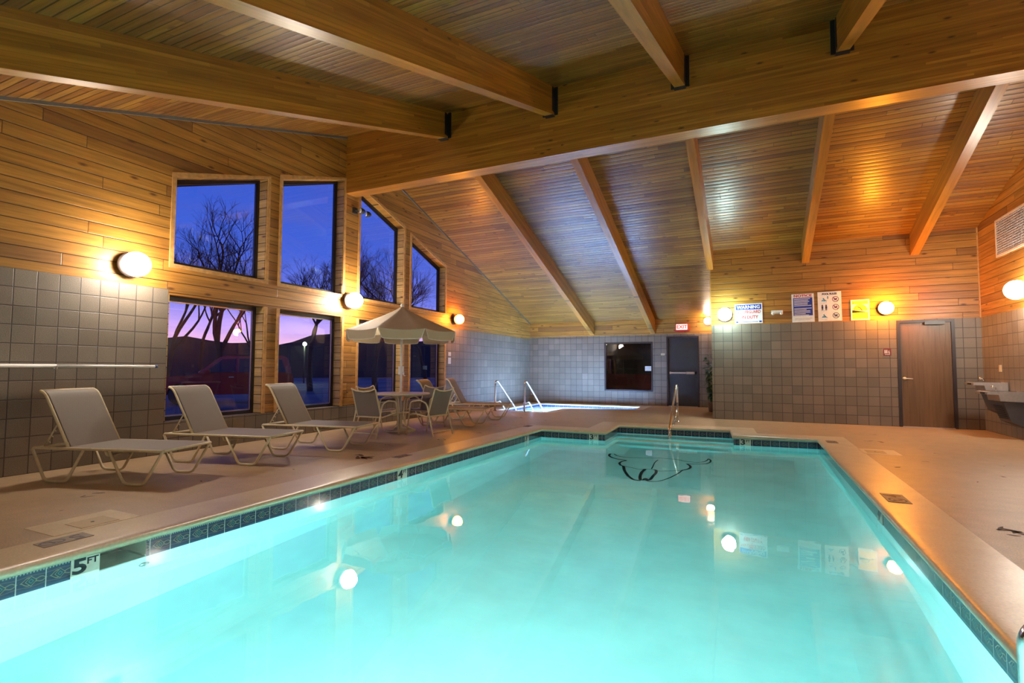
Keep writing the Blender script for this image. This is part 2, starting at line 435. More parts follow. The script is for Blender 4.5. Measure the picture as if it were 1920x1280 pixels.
wall_x('wall_back', XL-TH, XP+.2, YB, YB+.25, roof(YB)+.1, 2.22, [D1, W9])
k = YP/13.15
def pp(x, z): return (x*k, 1.14+(z-1.14)*k)
D2 = (pp(2.76, 0)[0], pp(3.72, 0)[0], 0., 2.15)
wall_x('wall_partition', XP, XR+.25, YP, YP+.2, roof(YP)+.05, 2.165, [D2])
bm = B()
for z0, z1, mi in ((-.3, 2.18, 1), (2.18, 0, 0)):
    if mi: box(bm, XP, XP+.2, YP+.2, YB, z0, z1, 1)
    else: prism(bm, [(XP, YP+.2, 2.18), (XP, YB, 2.18), (XP, YB, roof(YB)+.05), (XP, YP+.2, roof(YP+.2)+.05)], (.2, 0, 0), 0)
struct(link('wall_partition_side', fixn(bm), [M['wall_wood_y'], M['block_y']]))
bm = B()
box(bm, XR, XR+.25, YN, YP, -.3, 2.165, 1)
prism(bm, [(XR, YN, 2.165), (XR, YP, 2.165), (XR, YP, roof(YP)+.05), (XR, PK, roof(PK)+.05), (XR, YN, roof(YN)+.05)], (.25, 0, 0), 0)
struct(link('wall_right', fixn(bm), [M['wall_wood_y'], M['block_y']]))
bm = B(); box(bm, XL-TH, XR+.25, YN-.25, YN, -.3, ZB, 1); box(bm, XL-TH, XR+.25, YN-.25, YN, ZB, roof(YN)+.1, 0)
struct(link('wall_front', fixn(bm), [M['wall_wood_x'], M['block_x']]))
# ceiling: two slopes
bm = B(); xa, xb = XL-TH, XR+.25
for ya, yb in ((YN-.25, PK), (PK, YB+.25)):
    prism(bm, [(xa, ya, roof(ya)), (xa, yb, roof(yb)), (xa, yb, roof(yb)+.15), (xa, ya, roof(ya)+.15)], (xb-xa, 0, 0))
struct(link('ceiling', fixn(bm), M['ceil']))
bm = B(); box(bm, XR-.02, XR, YP-.02, YP, 2.165, roof(YP)); box(bm, XP-.02, XP, YP-.02, YP, 2.165, roof(YP))
struct(link('trim_2', bm, M['casing']))

# ------------------------------------------------------------------ beams
bm = B(); box(bm, XL, XR, 7.42, 7.70, 4.48, RB-.03)
o = link('ridge_beam', bm, M['glulam'])
tag(o, 'huge laminated ridge beam running level across the whole room under the roof peak', 'beam')
def rafter(x, near, label):
    th = math.atan(RS); d = .45*math.cos(th); tn = math.tan(th)
    sgn = -1 if near else 1
    ys_ = 7.42 if near else 7.70; ye = YN if near else (YP if x > XP-.05 else YB)
    L = abs(ye-ys_)/math.cos(th); w = .07
    bm = B(); prism(bm, [(0, -w, 0), (L, -w, 0), (L + d*tn, -w, -d), (d*tn, -w, -d)], (0, 2*w, 0)); fixn(bm)
    o = link('roof_rafter', bm, M['glulam'])
    ex = Vector((0, sgn*math.cos(th), -math.sin(th))); ez = Vector((0, sgn*math.sin(th), math.cos(th))); ey = ez.cross(ex)
    z0 = roof(ys_)
    o.matrix_world = Matrix(((ex.x, ey.x, ez.x, x), (ex.y, ey.y, ez.y, ys_), (ex.z, ey.z, ez.z, z0), (0, 0, 0, 1)))
    tag(o, label, 'beam', 'near slope rafters' if near else 'far slope rafters')
    if near:
        bm = B(); zb = z0-.45
        for s in (-1, 1):
            box(bm, x+s*(w+.001), x+s*(w+.008), 7.30, 7.419, zb-.01+.03, z0-.05)
            box(bm, min(x+s*w, x+s*(w+.055)), max(x+s*w, x+s*(w+.055)), 7.40, 7.419, zb-.01, z0-.02)
        box(bm, x-w-.008, x+w+.008, 7.33, 7.419, zb-.035, zb-.002-.03)
        h = link('beam_hanger', fixn(bm), M['steel_black'], o); h.matrix_parent_inverse = o.matrix_world.inverted(); h['label'] = 'black steel hanger'
    return o
RX = [-4.77, -2.81, -.85, 1.10, 3.03]
for x, lb in zip(RX[:4], ['nearest rafter to the window wall on the near roof slope, black hanger at the ridge', 'long thick rafter crossing top left, second from the window wall on the near slope', 'rafter on the near slope meeting the ridge beam above the water, third from window wall', 'short stub of near slope rafter at the top right edge, fourth from window wall']):
    rafter(x, True, lb)
for x, lb in zip(RX, ['far slope rafter nearest the window wall, its foot left of the dark interior window', 'far slope rafter ending above the right side of the dark interior window', 'far slope rafter running down to the outside corner of the partition wall', 'far slope rafter ending above the blue and white notice signs', 'far slope rafter ending above the wooden door, nearest the right wall']):
    rafter(x, False, lb)

# ------------------------------------------------------------------ pool outline
PX0, PX1 = -3.90, -3.70
def lx(y): return PX0 + (PX1-PX0)*(y-.2)/9.07
SK0, SK1 = 1.955, 2.235
pool = [(lx(SK1), SK1), (lx(SK0), SK0), (lx(.2), .2), (.985, .2), (.985, 9.93), (-.31, 9.80), (-.37, 10.72), (-2.52, 10.60), (-2.46, 9.30), (-3.70, 9.27)]
# order: clockwise or not does not matter, outward offset is resolved below
def area(p): return sum(p[i][0]*p[(i+1) % len(p)][1]-p[(i+1) % len(p)][0]*p[i][1] for i in range(len(p)))/2
def offset(p, d):
    n = len(p); s = 1 if area(p) > 0 else -1; out = []
    for i in range(n):
        a, b, c = Vector(p[i-1]), Vector(p[i]), Vector(p[(i+1) % n])
        d1 = (b-a).normalized(); d2 = (c-b).normalized()
        n1 = Vector((d1.y, -d1.x))*s; n2 = Vector((d2.y, -d2.x))*s
        m = (n1+n2); m = m/m.length_squared*2
        out.append(tuple(b + m*d))
    return out
def sweep(p, prof, closed=True, tile=None, mi=None):
    """profile [(outward offset, z)] swept round polygon p; uv.u = arc length / tile"""
    bm = B(); uvl = bm.loops.layers.uv.new('UVMap'); rings = [[(q[0], q[1], z) for q in offset(p, o)] for o, z in prof]
    n = len(p); L = [0.]
    for i in range(n): L.append(L[-1] + (Vector(p[(i+1) % n])-Vector(p[i])).length)
    V = [[bm.verts.new(q) for q in r] for r in rings]
    z0, z1 = prof[0][1], prof[-1][1]
    for j in range(len(prof)-1):
        for i in range(n if closed else n-1):
            k2 = (i+1) % n
            f = bm.faces.new((V[j][i], V[j][k2], V[j+1][k2], V[j+1][i]))
            if tile:
                us = (L[i], L[i+1], L[i+1], L[i]); vs = [(prof[j][1]), prof[j][1], prof[j+1][1], prof[j+1][1]]
                for l, u, v in zip(f.loops, us, vs): l[uvl].uv = (u/tile, (v-z1)/(z0-z1) if z0 != z1 else 0)
    return fixn(bm)
def fill(outer, holes, z):
    bm = B(); polys = [[Vector((q[0], q[1], 0)) for q in outer]] + [[Vector((q[0], q[1], 0)) for q in h] for h in holes]
    flat = [q for pl in polys for q in pl]; vs = [bm.verts.new((q.x, q.y, z)) for q in flat]
    for t in tessellate_polygon(polys):
        try: bm.faces.new([vs[i] for i in t])
        except ValueError: pass
    bmesh.ops.recalc_face_normals(bm, faces=bm.faces)
    for f in bm.faces:
        if f.normal.z < 0: f.normal_flip()
    return bm
core = [q for q in pool[2:]]                       # plain outline without the skimmer stations
cop_out = offset(core, .40)
tub = [(-6.45, 12.72), (-4.95, 12.72), (-4.93, 14.05), (-3.05, 14.85), (-3.1, 15.98), (-6.45, 15.9)]
tub_out = offset(tub, .26)
deck = fill([(XL, YN), (XR, YN), (XR, YP), (XP, YP), (XP, YB), (XL, YB)], [cop_out, tub_out], 0.)
fl = struct(link('floor', deck, M['deck']))
ZW = -.166
prof = [(.40, 0.), (.03, 0.), (.0, -.001), (-.018, -.006), (-.030, -.018), (-.034, -.034), (-.030, -.050), (-.018, -.062), (0., -.066)]
o = link('pool_coping', sweep(core, prof), M['coping'], smooth=True); struct(o)
for p_ in o.data.polygons:
    if abs(p_.normal.z) > .99: p_.use_smooth = False
def zf(y): return -1.69+.61*min(max((y-.2)/9.1, 0), 1)
bm = B(); rings = []
for o_, h_ in [(0., None), (0., .50), (-.04, .30), (-.12, .15), (-.25, .05), (-.42, .0)]:
    rings.append([bm.verts.new((q[0], q[1], -.21 if h_ is None else zf(q[1])+h_)) for q in offset(core, o_)])
nq = len(core)
for j in range(5):
    for i in range(nq):
        f_ = bm.faces.new((rings[j][i], rings[j][(i+1) % nq], rings[j+1][(i+1) % nq], rings[j+1][i])); f_.smooth = j > 0
basin = struct(link('pool_basin', fixn(bm), M['plaster']))
op = pool[1:] + [pool[0]]                            # open run from one side of the skimmer mouth round to the other
bt = link('waterline_tile_band', sweep(op, [(0., -.066), (0., -.215)], closed=False, tile=.139), M['tile'], basin)
# basin floor: deep near, shallow far
pin = offset(core, -.40); fb = fill(pin, [], 0.)
for v in fb.verts: v.co.z = zf(v.co.y)
link('basin_floor', fb, M['plaster'], basin)
bm = B()
for i, (yy, zz) in enumerate(((10.3, -.42), (10.0, -.66), (9.7, -.88))):
    box(bm, -2.5, -.34, yy, 10.8, zz-.26, zz)
link('entry_steps', bm, M['plaster'], basin)
# skimmer mouth
bm = B(); a, b = lx(SK0), lx(SK1); q = .34
prism(bm, [(a, SK0-.012, -.21), (a-q, SK0-.012, -.21), (a-q, SK0-.012, -.066), (a, SK0-.012, -.066)], (0, .012, 0))
prism(bm, [(b, SK1, -.21), (b-q, SK1, -.21), (b-q, SK1, -.066), (b, SK1, -.066)], (0, .012, 0))
prism(bm, [(b-q-.02, SK0, -.21), (b-q-.02, SK1, -.21), (b-q-.02, SK1, -.066), (b-q-.02, SK0, -.066)], (-.012, 0, 0))
box(bm, b-q-.02, b, SK0, SK1, -.066, -.05); box(bm, b-q-.02, b, SK0, SK1, -.23, -.215)
o = link('skimmer_mouth', fixn(bm), plain('skimmer_plastic', (.55, .52, .44), .4), basin)
# water body
w = offset(core, .012); w2 = []
for i, q_ in enumerate(w): w2.append(q_)
wbm = B()
ring = [(-3.9-.02, .19)]; 
wp = [(lx(.2)-.012, .188), (.997, .188), (.997, 9.942), (-.30, 9.813), (-.358, 10.733), (-2.533, 10.613), (-2.472, 9.312), (-3.712, 9.282), (lx(SK1)-.012, SK1-.002), (lx(SK1)-.3, SK1-.002), (lx(SK0)-.3, SK0+.002), (lx(SK0)-.012, SK0+.002)]
t1 = fill(wp, [], ZW)
def prismfill(pts, z0, z1):
    bm = B(); va = [bm.verts.new((p[0], p[1], z1)) for p in pts]; vb = [bm.verts.new((p[0], p[1], z0)) for p in pts]; n = len(pts)
    for t in tessellate_polygon([[Vector((p[0], p[1], 0)) for p in pts]]):
        bm.faces.new([va[i] for i in t]); bm.faces.new([vb[i] for i in reversed(t)])
    for i in range(n): bm.faces.new((va[i], vb[i], vb[(i+1) % n], va[(i+1) % n]))
    return fixn(bm)
t1.free()
o = link('pool_water', prismfill(wp, -2.1, ZW), M['water']); tag(o, 'clear turquoise water filling the large swimming pool', 'water', kind='stuff')
# hot tub
o = struct(link('tub_coping', sweep(tub, [(.26, 0.), (.02, 0.), (-.02, -.012), (-.02, -.04), (0., -.05)]), M['coping']))
tb = struct(link('hot_tub_basin', sweep(tub, [(0., -.18), (0., -1.05)]), M['tub_plaster']))
link('tub_tile_band', sweep(tub, [(0., -.05), (0., -.18)], tile=.139), M['tub_tile'], tb)
bm = fill([(p[0], p[1]) for p in offset(tub, .05)], [], -1.0); link('tub_floor', bm, M['tub_plaster'], tb)
bm = B(); box(bm, -6.46, -6.05, 12.7, 15.95, -1., -.5); box(bm, -6.05, -3.05, 15.55, 15.99, -1., -.5); link('tub_bench', bm, M['tub_plaster'], tb)
o = link('hot_tub_water', prismfill(offset(tub, .012), -1.1, -.11), M['tub_water']); tag(o, 'bright pale blue water in the hot tub by the back wall', 'water', kind='stuff')

# under-water lamps
def uw_light(name, c, n, r, e, label, cat='light', bez=.04, ax='y', col=(1., 1., .96)):
    root = empty(name, c, 0, label, cat)
    s = n
    bm = B(); lathe(bm, [(r, 0.), (r+bez, 0.), (r+bez, s*.02), (r, s*.03)], (0, 0, 0), 28, axis=ax); fixn(bm); link('bezel', bm, M['chrome'], root)
    bm = B(); lathe(bm, [(r, s*.012), (r*.9, s*.03), (r*.5, s*.045), (0.001, s*.05)], (0, 0, 0), 28, axis=ax); link('lens', fixn(bm), emis(name+'_glow', col, e), root)
    return root
LIGHTS = dict(pool=900., tub=19000.)
uw_light('pool_lamp', (-1.0, .21, -.50), 1, .11, LIGHTS['pool'], 'round underwater lamp on the near pool wall beneath the viewer')
uw_light('tub_lamp', (-4.4, 15.97, -.45) if False else (-6.04, 14.4, -.34), 1, .08, LIGHTS['tub'], 'round underwater lamp in the side of the hot tub', ax='x', col=(.42, .62, 1.))

# steer skull drawing on the pool floor
bm = B(); ZF = zf(8.)+.02
def fp(px, py):   # photo pixel -> surface, then shifted by refraction to the floor
    f, cy, sy, cp, sp_, cr, sr = 962.8, math.cos(.43695), math.sin(.43695), math.cos(.05239), math.sin(.05239), math.cos(.00436), math.sin(.00436)
    Fv = Vector((-sy*cp, cy*cp, sp_)); R0 = Vector((cy, sy, 0)); U0 = R0.cross(Fv); Rv = cr*R0+sr*U0; Uv = -sr*R0+cr*U0
    d = Rv*(px-960)-Uv*(py-640)+Fv*f; d.normalize(); t = (ZW-1.14)/d.z; P = Vector((0, 0, 1.14))+d*t
    ch = math.hypot(d.x, d.y); s_ = ch/1.333; tanr = s_/math.sqrt(1-s_*s_); dd = (ZW-ZF)*tanr
    q = Vector((P.x+d.x/ch*dd, P.y+d.y/ch*dd, 0)); q.z = zf(q.y)+.006; return q
def zz(x, y): return (1100+x/4, 780+y/4)
strokes = [
 ([(205, 285), (178, 284), (166, 296), (185, 312), (240, 325), (300, 333)], .022),
 ([(205, 285), (225, 300), (290, 312), (420, 316), (560, 318), (680, 328), (740, 343), (820, 350), (880, 347), (905, 335), (912, 324)], .012),
 ([(912, 324), (932, 336), (925, 352), (890, 362), (800, 362), (750, 360)], .016),
 ([(300, 333), (262, 340), (242, 352), (256, 368), (275, 372)], .020),
 ([(750, 360), (768, 368), (782, 382), (765, 396), (720, 404)], .020),
 ([(275, 372), (330, 382), (400, 398), (440, 394), (500, 398), (540, 410), (640, 408), (720, 404)], .010),
 ([(275, 372), (283, 405), (310, 440), (350, 468), (405, 474)], .024),
 ([(720, 404), (680, 430), (620, 458), (540, 480), (470, 482), (440, 470)], .013),
 ([(440, 394), (412, 415), (400, 445), (402, 468), (425, 470), (443, 456), (455, 474), (478, 466), (500, 440), (522, 420), (520, 402), (500, 398)], .024),
 ([(535, 330), (508, 350), (500, 370), (486, 394)], .010),
]
for pts, wd in strokes:
    P = [fp(*zz(*q)) for q in pts]; P = bend(P, .12, 4); n = len(P); L, Rr = [], []
    for q in P: q.z = zf(q.y)+.006
    for i in range(n):
        d = (P[min(i+1, n-1)]-P[max(i-1, 0)]); d.z = 0; d.normalize(); s = Vector((-d.y, d.x, 0))*wd*.9
        L.append(bm.verts.new(P[i]+s)); Rr.append(bm.verts.new(P[i]-s))
    for i in range(n-1): bm.faces.new((L[i], L[i+1], Rr[i+1], Rr[i]))
bmesh.ops.recalc_face_normals(bm, faces=bm.faces)
o = link('steer_skull_outline', bm, plain('black_mosaic', (.004, .006, .02), .5), basin); o['label'] = 'dark outline of a horned steer skull on the pool floor'

# return fitting on the left pool wall
bm = B(); lathe(bm, [(.001, .0), (.03, .0), (.035, .01), (.012, .016)], (lx(2.2)+.002, 2.22, -.36), 16, axis='x'); link('return_fitting', fixn(bm), M['chrome_dull'], basin)

# ------------------------------------------------------------------ deck joints, stains, markers
bm = B()
def strip(pts, w, z=.0015):
    for (x0, y0), (x1, y1) in zip(pts[:-1], pts[1:]):
        d = Vector((x1-x0, y1-y0, 0)).normalized(); s = Vector((-d.y, d.x, 0))*w/2
        a, b = Vector((x0, y0, z)), Vector((x1, y1, z)); bm.faces.new([bm.verts.new(p) for p in (a-s, b-s, b+s, a+s)])
strip([(-5.68, YN), (-5.68, 12.0)], .018); strip([(3.23, YN), (3.23, 12.05), (-.2, 12.25)], .03); strip([(1.39, 12.0), (1.39, 12.25)], .012)
for y in (3.4, 6.3, 9.1): strip([(-5.68, y), (-4.3, y)], .008)
o = link('deck_joints', bm, M['joint'], fl); o['label'] = 'pale joint lines in the deck'
bm = B(); rs = random.Random(4)
def blotch(x, y, a, w, rot):
    n = 9; c, s = math.cos(rot), math.sin(rot); vs = []
    for i in range(n):
        t = 2*math.pi*i/n; r = 1+rs.uniform(-.3, .3); px, py = a*r*math.cos(t), w*r*math.sin(t)
        vs.append(bm.verts.new((x+px*c-py*s, y+px*s+py*c, .0016)))
    bm.faces.new(vs)
def stamp(x, y, sz=.12, n=4, rot=0.):
    for i in range(n): blotch(x+rs.uniform(-sz, sz), y+rs.uniform(-sz*.8, sz*.8), rs.uniform(.03, .07)*sz/.12, rs.uniform(.010, .022)*sz/.12, rot+rs.uniform(-1.2, 1.2))
for x, y, sz, n in [(-5.3, 2.62, .1, 3), (-5.2, 1.9, .07, 2), (-4.95, 2.25, .05, 1), (-4.6, 5.15, .2, 9), (-4.45, 8.1, .1, 3), (-4.8, 9.4, .1, 3), (-4.9, 10.9, .1, 3), (-4.2, 10.6, .1, 3), (1.75, 9.9, .12, 5), (2.2, 9.3, .06, 2), (2.0, 8.0, .08, 2), (2.3, 8.9, .07, 2), (2.1, 6.8, .05, 1), (2.7, 8.1, .05, 2), (2.75, 6.4, .05, 2), (1.72, 4.85, .13, 9), (2.25, 5.0, .08, 3), (2.6, 5.4, .05, 1), (1.6, 7.4, .08, 3), (-4.7, 4.2, .05, 1), (2.0, 4.2, .08, 3), (1.6, 5.9, .05, 1), (2.4, 7.3, .07, 2), (1.9, 11.0, .08, 3), (-5.0, 3.4, .06, 2), (-4.9, 6.2, .08, 3), (-4.5, 7.0, .1, 3), (-5.6, 11.3, .09, 2), (-3.1, 11.6, .1, 3), (-1.9, 13.6, .1, 3), (1.0, 11.9, .05, 2)]:
    stamp(x, y, sz, n)
bmesh.ops.recalc_face_normals(bm, faces=bm.faces)
for f in bm.faces:
    if f.normal.z < 0: f.normal_flip()
o = link('deck_stains', bm, M['stamp'], fl); o['label'] = 'dark brown stamped marks on the deck'
marker_plate = plain('marker_plate', (.30, .235, .17), .5); ink = plain('marker_ink', (.085, .05, .07), .5); inkb = plain('marker_black', (.012, .014, .02), .4)
markerw = plain('marker_tile_white', (.62, .60, .52), .2)
def deck_marker(x0, x1, y0, y1, label, num, side=-1, z=.004, body=None):
    o = bpy.data.objects.new('depth_marker', None); COL.objects.link(o); cx, cy = (x0+x1)/2, (y0+y1)/2; o.location = (cx, cy, 0)
    tag(o, label, 'marker', 'depth markers set in the coping')
    bm = B(); box(bm, x0-cx, x1-cx, y0-cy, y1-cy, 0, z); link('plate', bm, body or marker_plate, o)
    s = (x1-x0)*.40; ly = (y1-y0)
    bm = B(); c = Vector((0, -ly*.24, z+.001)); rr = s
    ptsr = [c+Vector((rr*math.cos(a), rr*1.25*math.sin(a), 0)) for a in [2*math.pi*i/24 for i in range(24)]]
    ptsi = [c+Vector((rr*.78*math.cos(a), rr*1.25*.78*math.sin(a), 0)) for a in [2*math.pi*i/24 for i in range(24)]]
    vo = [bm.verts.new(p) for p in ptsr]; vi = [bm.verts.new(p) for p in ptsi]
    for i in range(24): bm.faces.new((vo[i], vo[(i+1) % 24], vi[(i+1) % 24], vi[i]))
    a = c+Vector((-rr*.6, -rr*.6, 0)); b = c+Vector((rr*.6, rr*.6, 0)); n_ = Vector((-.006, .006, 0)); bm.faces.new([bm.verts.new(p) for p in (a-n_, b-n_, b+n_, a+n_)])
    box(bm, -rr*.5, rr*.5, c.y-.006, c.y+.006, z, z+.0012)
    link('no_diving_ring', fixn(bm), ink, o)
    t = text('depth_number', num, (x1-x0)*1.1, ink, Matrix.Translation((cx, cy+ly*.24, z+.001)) @ Matrix.Rotation(side*math.pi/2, 4, 'Z'), None, .0006, 1., .002)
    t.parent = o; t.matrix_parent_inverse = Matrix.Translation((cx, cy, 0)).inverted()
    return o
deck_marker(-4.19, -4.05, 1.74, 2.01, 'faded 5 foot depth plate on the coping beside the skimmer mouth', '5')
deck_marker(-4.19, -4.06, 5.35, 5.62, 'brown depth plate on the left coping near the patio table', '4')
deck_marker(-4.10, -3.98, 9.3, 9.55, 'small depth plate on the coping at the far left pool corner', '3')
deck_marker(1.05, 1.22, 5.47, 5.82, 'brown depth plate on the orange-lit right coping', '4', 1)
deck_marker(1.05, 1.20, 9.45, 9.70, 'small depth plate on the coping at the far right pool corner', '3', 1)
# skimmer pads
def pad(x0, x1, y0, y1, label, cat, lx_, ly_):
    o = empty('skimmer_pad', ((x0+x1)/2, (y0+y1)/2, 0), 0, label, cat)
    hx, hy = (x1-x0)/2, (y1-y0)/2
    bm = B(); box(bm, -hx, hx, -hy, hy, 0, .003); link('slab', bm, M['coping'], o)
    bm = B(); box(bm, lx_-.11, lx_+.11, ly_-.12, ly_+.12, .003, .006); l = link('lid', bm, plain('lid_tan', (.52, .38, .19), .5), o)
    bm = B(); lathe(bm, [(.012, .006), (.012, .008)], (lx_, ly_, 0), 10); link('lid_hole', fixn(bm), M['black'], l)
pad(-4.66, -4.26, 1.88, 2.42, 'square pale skimmer access pad with tan lid beside the left coping', 'access pad', .06, .02)
pad(1.37, 1.80, 8.45, 8.95, 'pale skimmer access pad beside the right coping', 'access pad', -.05, 0.)
# depth tiles on the waterline
def wl_tile(x, y, z, w, xdir, s, sub, label):
    mw = wallmat((x, y, z), xdir); o = empty('depth_tile', (0, 0, 0), 0, label, 'depth tile', 'depth numbers on the waterline tile'); o.matrix_world = mw
    bm = B(); box(bm, -w/2, w/2, -.075, .075, 0, .004); a = link('tile', bm, markerw, o)
    t = text('digit', s, .125, inkb, Matrix.Translation((-w*.2 if sub else 0, .022, .0045)), None, .0008, 1.35 if w > .14 else 1.0, .004); t.parent = o
    if sub:
        t = text('unit', sub, .055, inkb, Matrix.Translation((w*.24, .045, .0045)), None, .0008, 1.1, .0015); t.parent = o
wl_tile(lx(1.875)+.002, 1.875, -.141, .155, (.02, 1, 0), '5', 'FT', 'white waterline tile reading 5 FT left of the skimmer mouth')
wl_tile(lx(5.05)+.002, 5.05, -.141, .18, (.02, 1, 0), '4', 'FT', 'white waterline tile reading 4 on the left pool wall')
wl_tile(lx(8.6)+.002, 8.6, -.141, .18, (.02, 1, 0), '3', 'FT', 'white waterline tile at the far end of the left pool wall')
wl_tile(-2.67, 9.294, -.141, .18, (1, .02, 0), '3', 'FT', 'white 3 FT waterline tile left of the step alcove')
wl_tile(-.13, 9.815, -.141, .18, (1, .1, 0), '3', 'FT', 'white 3 FT waterline tile right of the step alcove')
wl_tile(.983, 5.45, -.141, .18, (0, -1, 0), '4', 'FT', 'white waterline tile on the right pool wall')

# ------------------------------------------------------------------ doors and interior window
def door_frame(n, d, y, th=.05):
    bm = B(); x0, x1, _, zt = d
    box(bm, x0, x0+th, y-.02, y+.16, 0, zt); box(bm, x1-th, x1, y-.02, y+.16, 0, zt); box(bm, x0+th, x1-th, y-.02, y+.16, zt-th, zt)
    return struct(link('door_%d' % n, bm, plain('door_frame_%d' % n, (.030, .022, .028), .4)))
df = door_frame(1, D1, YB)
bm = B(); box(bm, D1[0]+.052, D1[1]-.052, YB+.02, YB+.065, .012, D1[3]-.052); link('door_leaf', bm, plain('black_door', (.028, .030, .036), .42), df)
bm = B(); box(bm, D1[0]+.09, D1[1]-.38, YB-.03, YB+.005, 1.0, 1.05); box(bm, D1[1]-.37, D1[1]-.09, YB-.04, YB+.01, .99, 1.06); box(bm, D1[0]+.09, D1[0]+.13, YB-.04, YB+.02, .99, 1.06); box(bm, D1[1]-.13, D1[1]-.09, YB-.04, YB+.02, .99, 1.06)
link('push_bar', bm, M['chrome_dull'], df)
bm = B(); box(bm, D1[0]+.05, D1[1]-.05, YB-.03, YB+.05, .0, .012); link('threshold', bm, M['chrome_dull'], df)
df = door_frame(2, D2, YP, .055)
def door_wood():
    t = NT('door_veneer'); c, x, y, z = t.obj(); g = t.noise(t.comb(t.math('MULTIPLY', x, 22.), y, t.math('MULTIPLY', z, .9)), 1., 5, .6); g2 = t.noise(t.comb(t.math('MULTIPLY', x, 3.), y, t.math('MULTIPLY', z, .3)), 1., 2)
    col = t.ramp(g, [(.3, (.125, .066, .030)), (.55, (.17, .095, .046)), (.75, (.095, .046, .020))]); f = t.maprange(g2, .3, .7, .85, 1.12)
    return t.bsdf(t.mix(1., col, t.comb(f, f, f), 'MULTIPLY'), .38)
bm = B(); box(bm, D2[0]+.057, D2[1]-.057, YP+.01, YP+.055, .012, D2[3]-.057); link('door_leaf', bm, door_wood(), df)
bm = B(); hx = pp(2.83, 0)[0]+.04; lathe(bm, [(.034, 0), (.034, -.012), (.012, -.016), (.012, -.05)], (hx, YP+.01, .97), 16, axis='y'); tube(bm, [(hx, YP-.035, .97), (hx+.05, YP-.037, .972), (hx+.13, YP-.03, .965)], .010); link('lever_handle', fixn(bm), plain('satin_metal', (.75, .72, .70), .4, .3), df)
bm = B(); box(bm, D2[0]+.45, D2[0]+.77, YP-.07, YP+.01, D2[3]-.10, D2[3]-.045); link('door_closer', bm, M['frame_dark'], df)
bm = B(); box(bm, D2[0]+.05, D2[1]-.05, YP-.03, YP+.05, .0, .012); link('threshold', bm, M['chrome_dull'], df)
# room behind the interior window (dark lounge with maroon lower wall)
x0, x1, z0, z1 = W9
bm = B(); th = .05
for a in ((x0, x0+th, z0, z1), (x1-th, x1, z0, z1), (x0+th, x1-th, z0, z0+th), (x0+th, x1-th, z1-th, z1)): box(bm, a[0], a[1], YB-.012, YB+.10, a[2], a[3])
wf = struct(link('window_9', bm, M['frame_dark']))
bm = B(); box(bm, x0+th, x1-th, YB+.04, YB+.048, z0+th, z1-th); link('pane', bm, M['glass'], wf)
bm = B(); box(bm, -5.5, -2.0, YB+2.2, YB+2.3, -.1, .95, 1); box(bm, -5.5, -2.0, YB+2.2, YB+2.3, .95, 2.7, 0)
box(bm, -5.6, -5.5, YB+.26, YB+2.3, -.1, 2.7, 0); box(bm, -2.0, -1.9, YB+.26, YB+2.3, -.1, 2.7, 0); box(bm, -5.6, -1.9, YB+.26, YB+2.3, 2.7, 2.8, 0); box(bm, -5.6, -1.9, YB+.26, YB+2.3, -.2, -.1, 0)
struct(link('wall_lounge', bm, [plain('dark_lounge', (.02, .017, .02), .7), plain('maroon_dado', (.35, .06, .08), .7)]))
o = link('paper_notice', box(B(), -3.07, -2.87, YB+.032, YB+.0395, 1.08, 1.23), M['white']); tag(o, 'white paper notice taped inside the corner of the dark interior window', 'paper')

# ------------------------------------------------------------------ wall signs
blue = plain('sign_blue', (.012, .035, .36), .4); red = plain('sign_red', (.55, .02, .03), .4); wht = plain('sign_white', (.80, .80, .80), .4); navy = plain('sign_navy', (.02, .03, .12), .4)
cyan = plain('sign_cyan', (.05, .30, .55), .4); yel = plain('sign_yellow', (.80, .60, .03), .4); blk = plain('sign_black', (.01, .01, .012), .4)
def sign(name, x0, x1, z0, z1, label, tilt=0.):
    a = pp(x0, z0); b = pp(x1, z1); cx, cz = (a[0]+b[0])/2, (a[1]+b[1])/2; w, h = b[0]-a[0], b[1]-a[1]
    o = empty(name, (0, 0, 0), 0, label, 'sign'); o.matrix_world = wallmat((cx, YP-.001, cz), (math.cos(tilt), 0, math.sin(tilt)), (-math.sin(tilt), 0, math.cos(tilt)))
    bm = B(); box(bm, -w/2, w/2, -h/2, h/2, 0, .010); link('panel', bm, wht, o); return o, w, h
def rect(name, par, x0, x1, y0, y1, mat, z=.0103, dz=.0012, more=()):
    bm = B(); box(bm, x0, x1, y0, y1, z, z+dz)
    for r in more: box(bm, *r, z, z+dz)
    return link(name, bm, mat, par)
def stext(name, par, s, size, mat, x, y, z=.0115, sx=1., bold=.003):
    t = text(name, s, size, mat, Matrix.Translation((x, y, z)), None, .0008, sx, bold); t.parent = par; return t
o, w, h = sign('warning_sign', -.345, .242, 2.21, 2.672, 'white and blue WARNING no lifeguard on duty sign beside the bright cool lamp', .01)
rect('blue_header', o, -w/2+.02, w/2-.02, h/2-.135, h/2-.02, blue)
stext('header_text', o, 'WARNING', .10, wht, 0, h/2-.08, .012, .98, .003)
stext('red_text', o, 'NO LIFEGUARD', .098, red, 0, .035, .011, .72, .003); stext('red_text', o, 'ON DUTY', .10, red, 0, -.085, .011, .85, .003)
rect('footer_bars', o, -w/2+.02, -w/2+.07, -h/2+.02, -h/2+.055, blue, more=[(w/2-.07, w/2-.02, -h/2+.02, -h/2+.055), (-w/2+.09, w/2-.09, -h/2+.03, -h/2+.042)])
o, w, h = sign('notice_sign', .84, 1.278, 2.205, 2.84, 'tall white NOTICE sign with a blue block of fine white text', .01)
stext('notice_heading', o, 'NOTICE', .07, red, 0, h/2-.045, .011, 1.35)
rect('blue_block', o, -w/2+.03, w/2-.03, -h/2+.14, h/2-.085, blue)
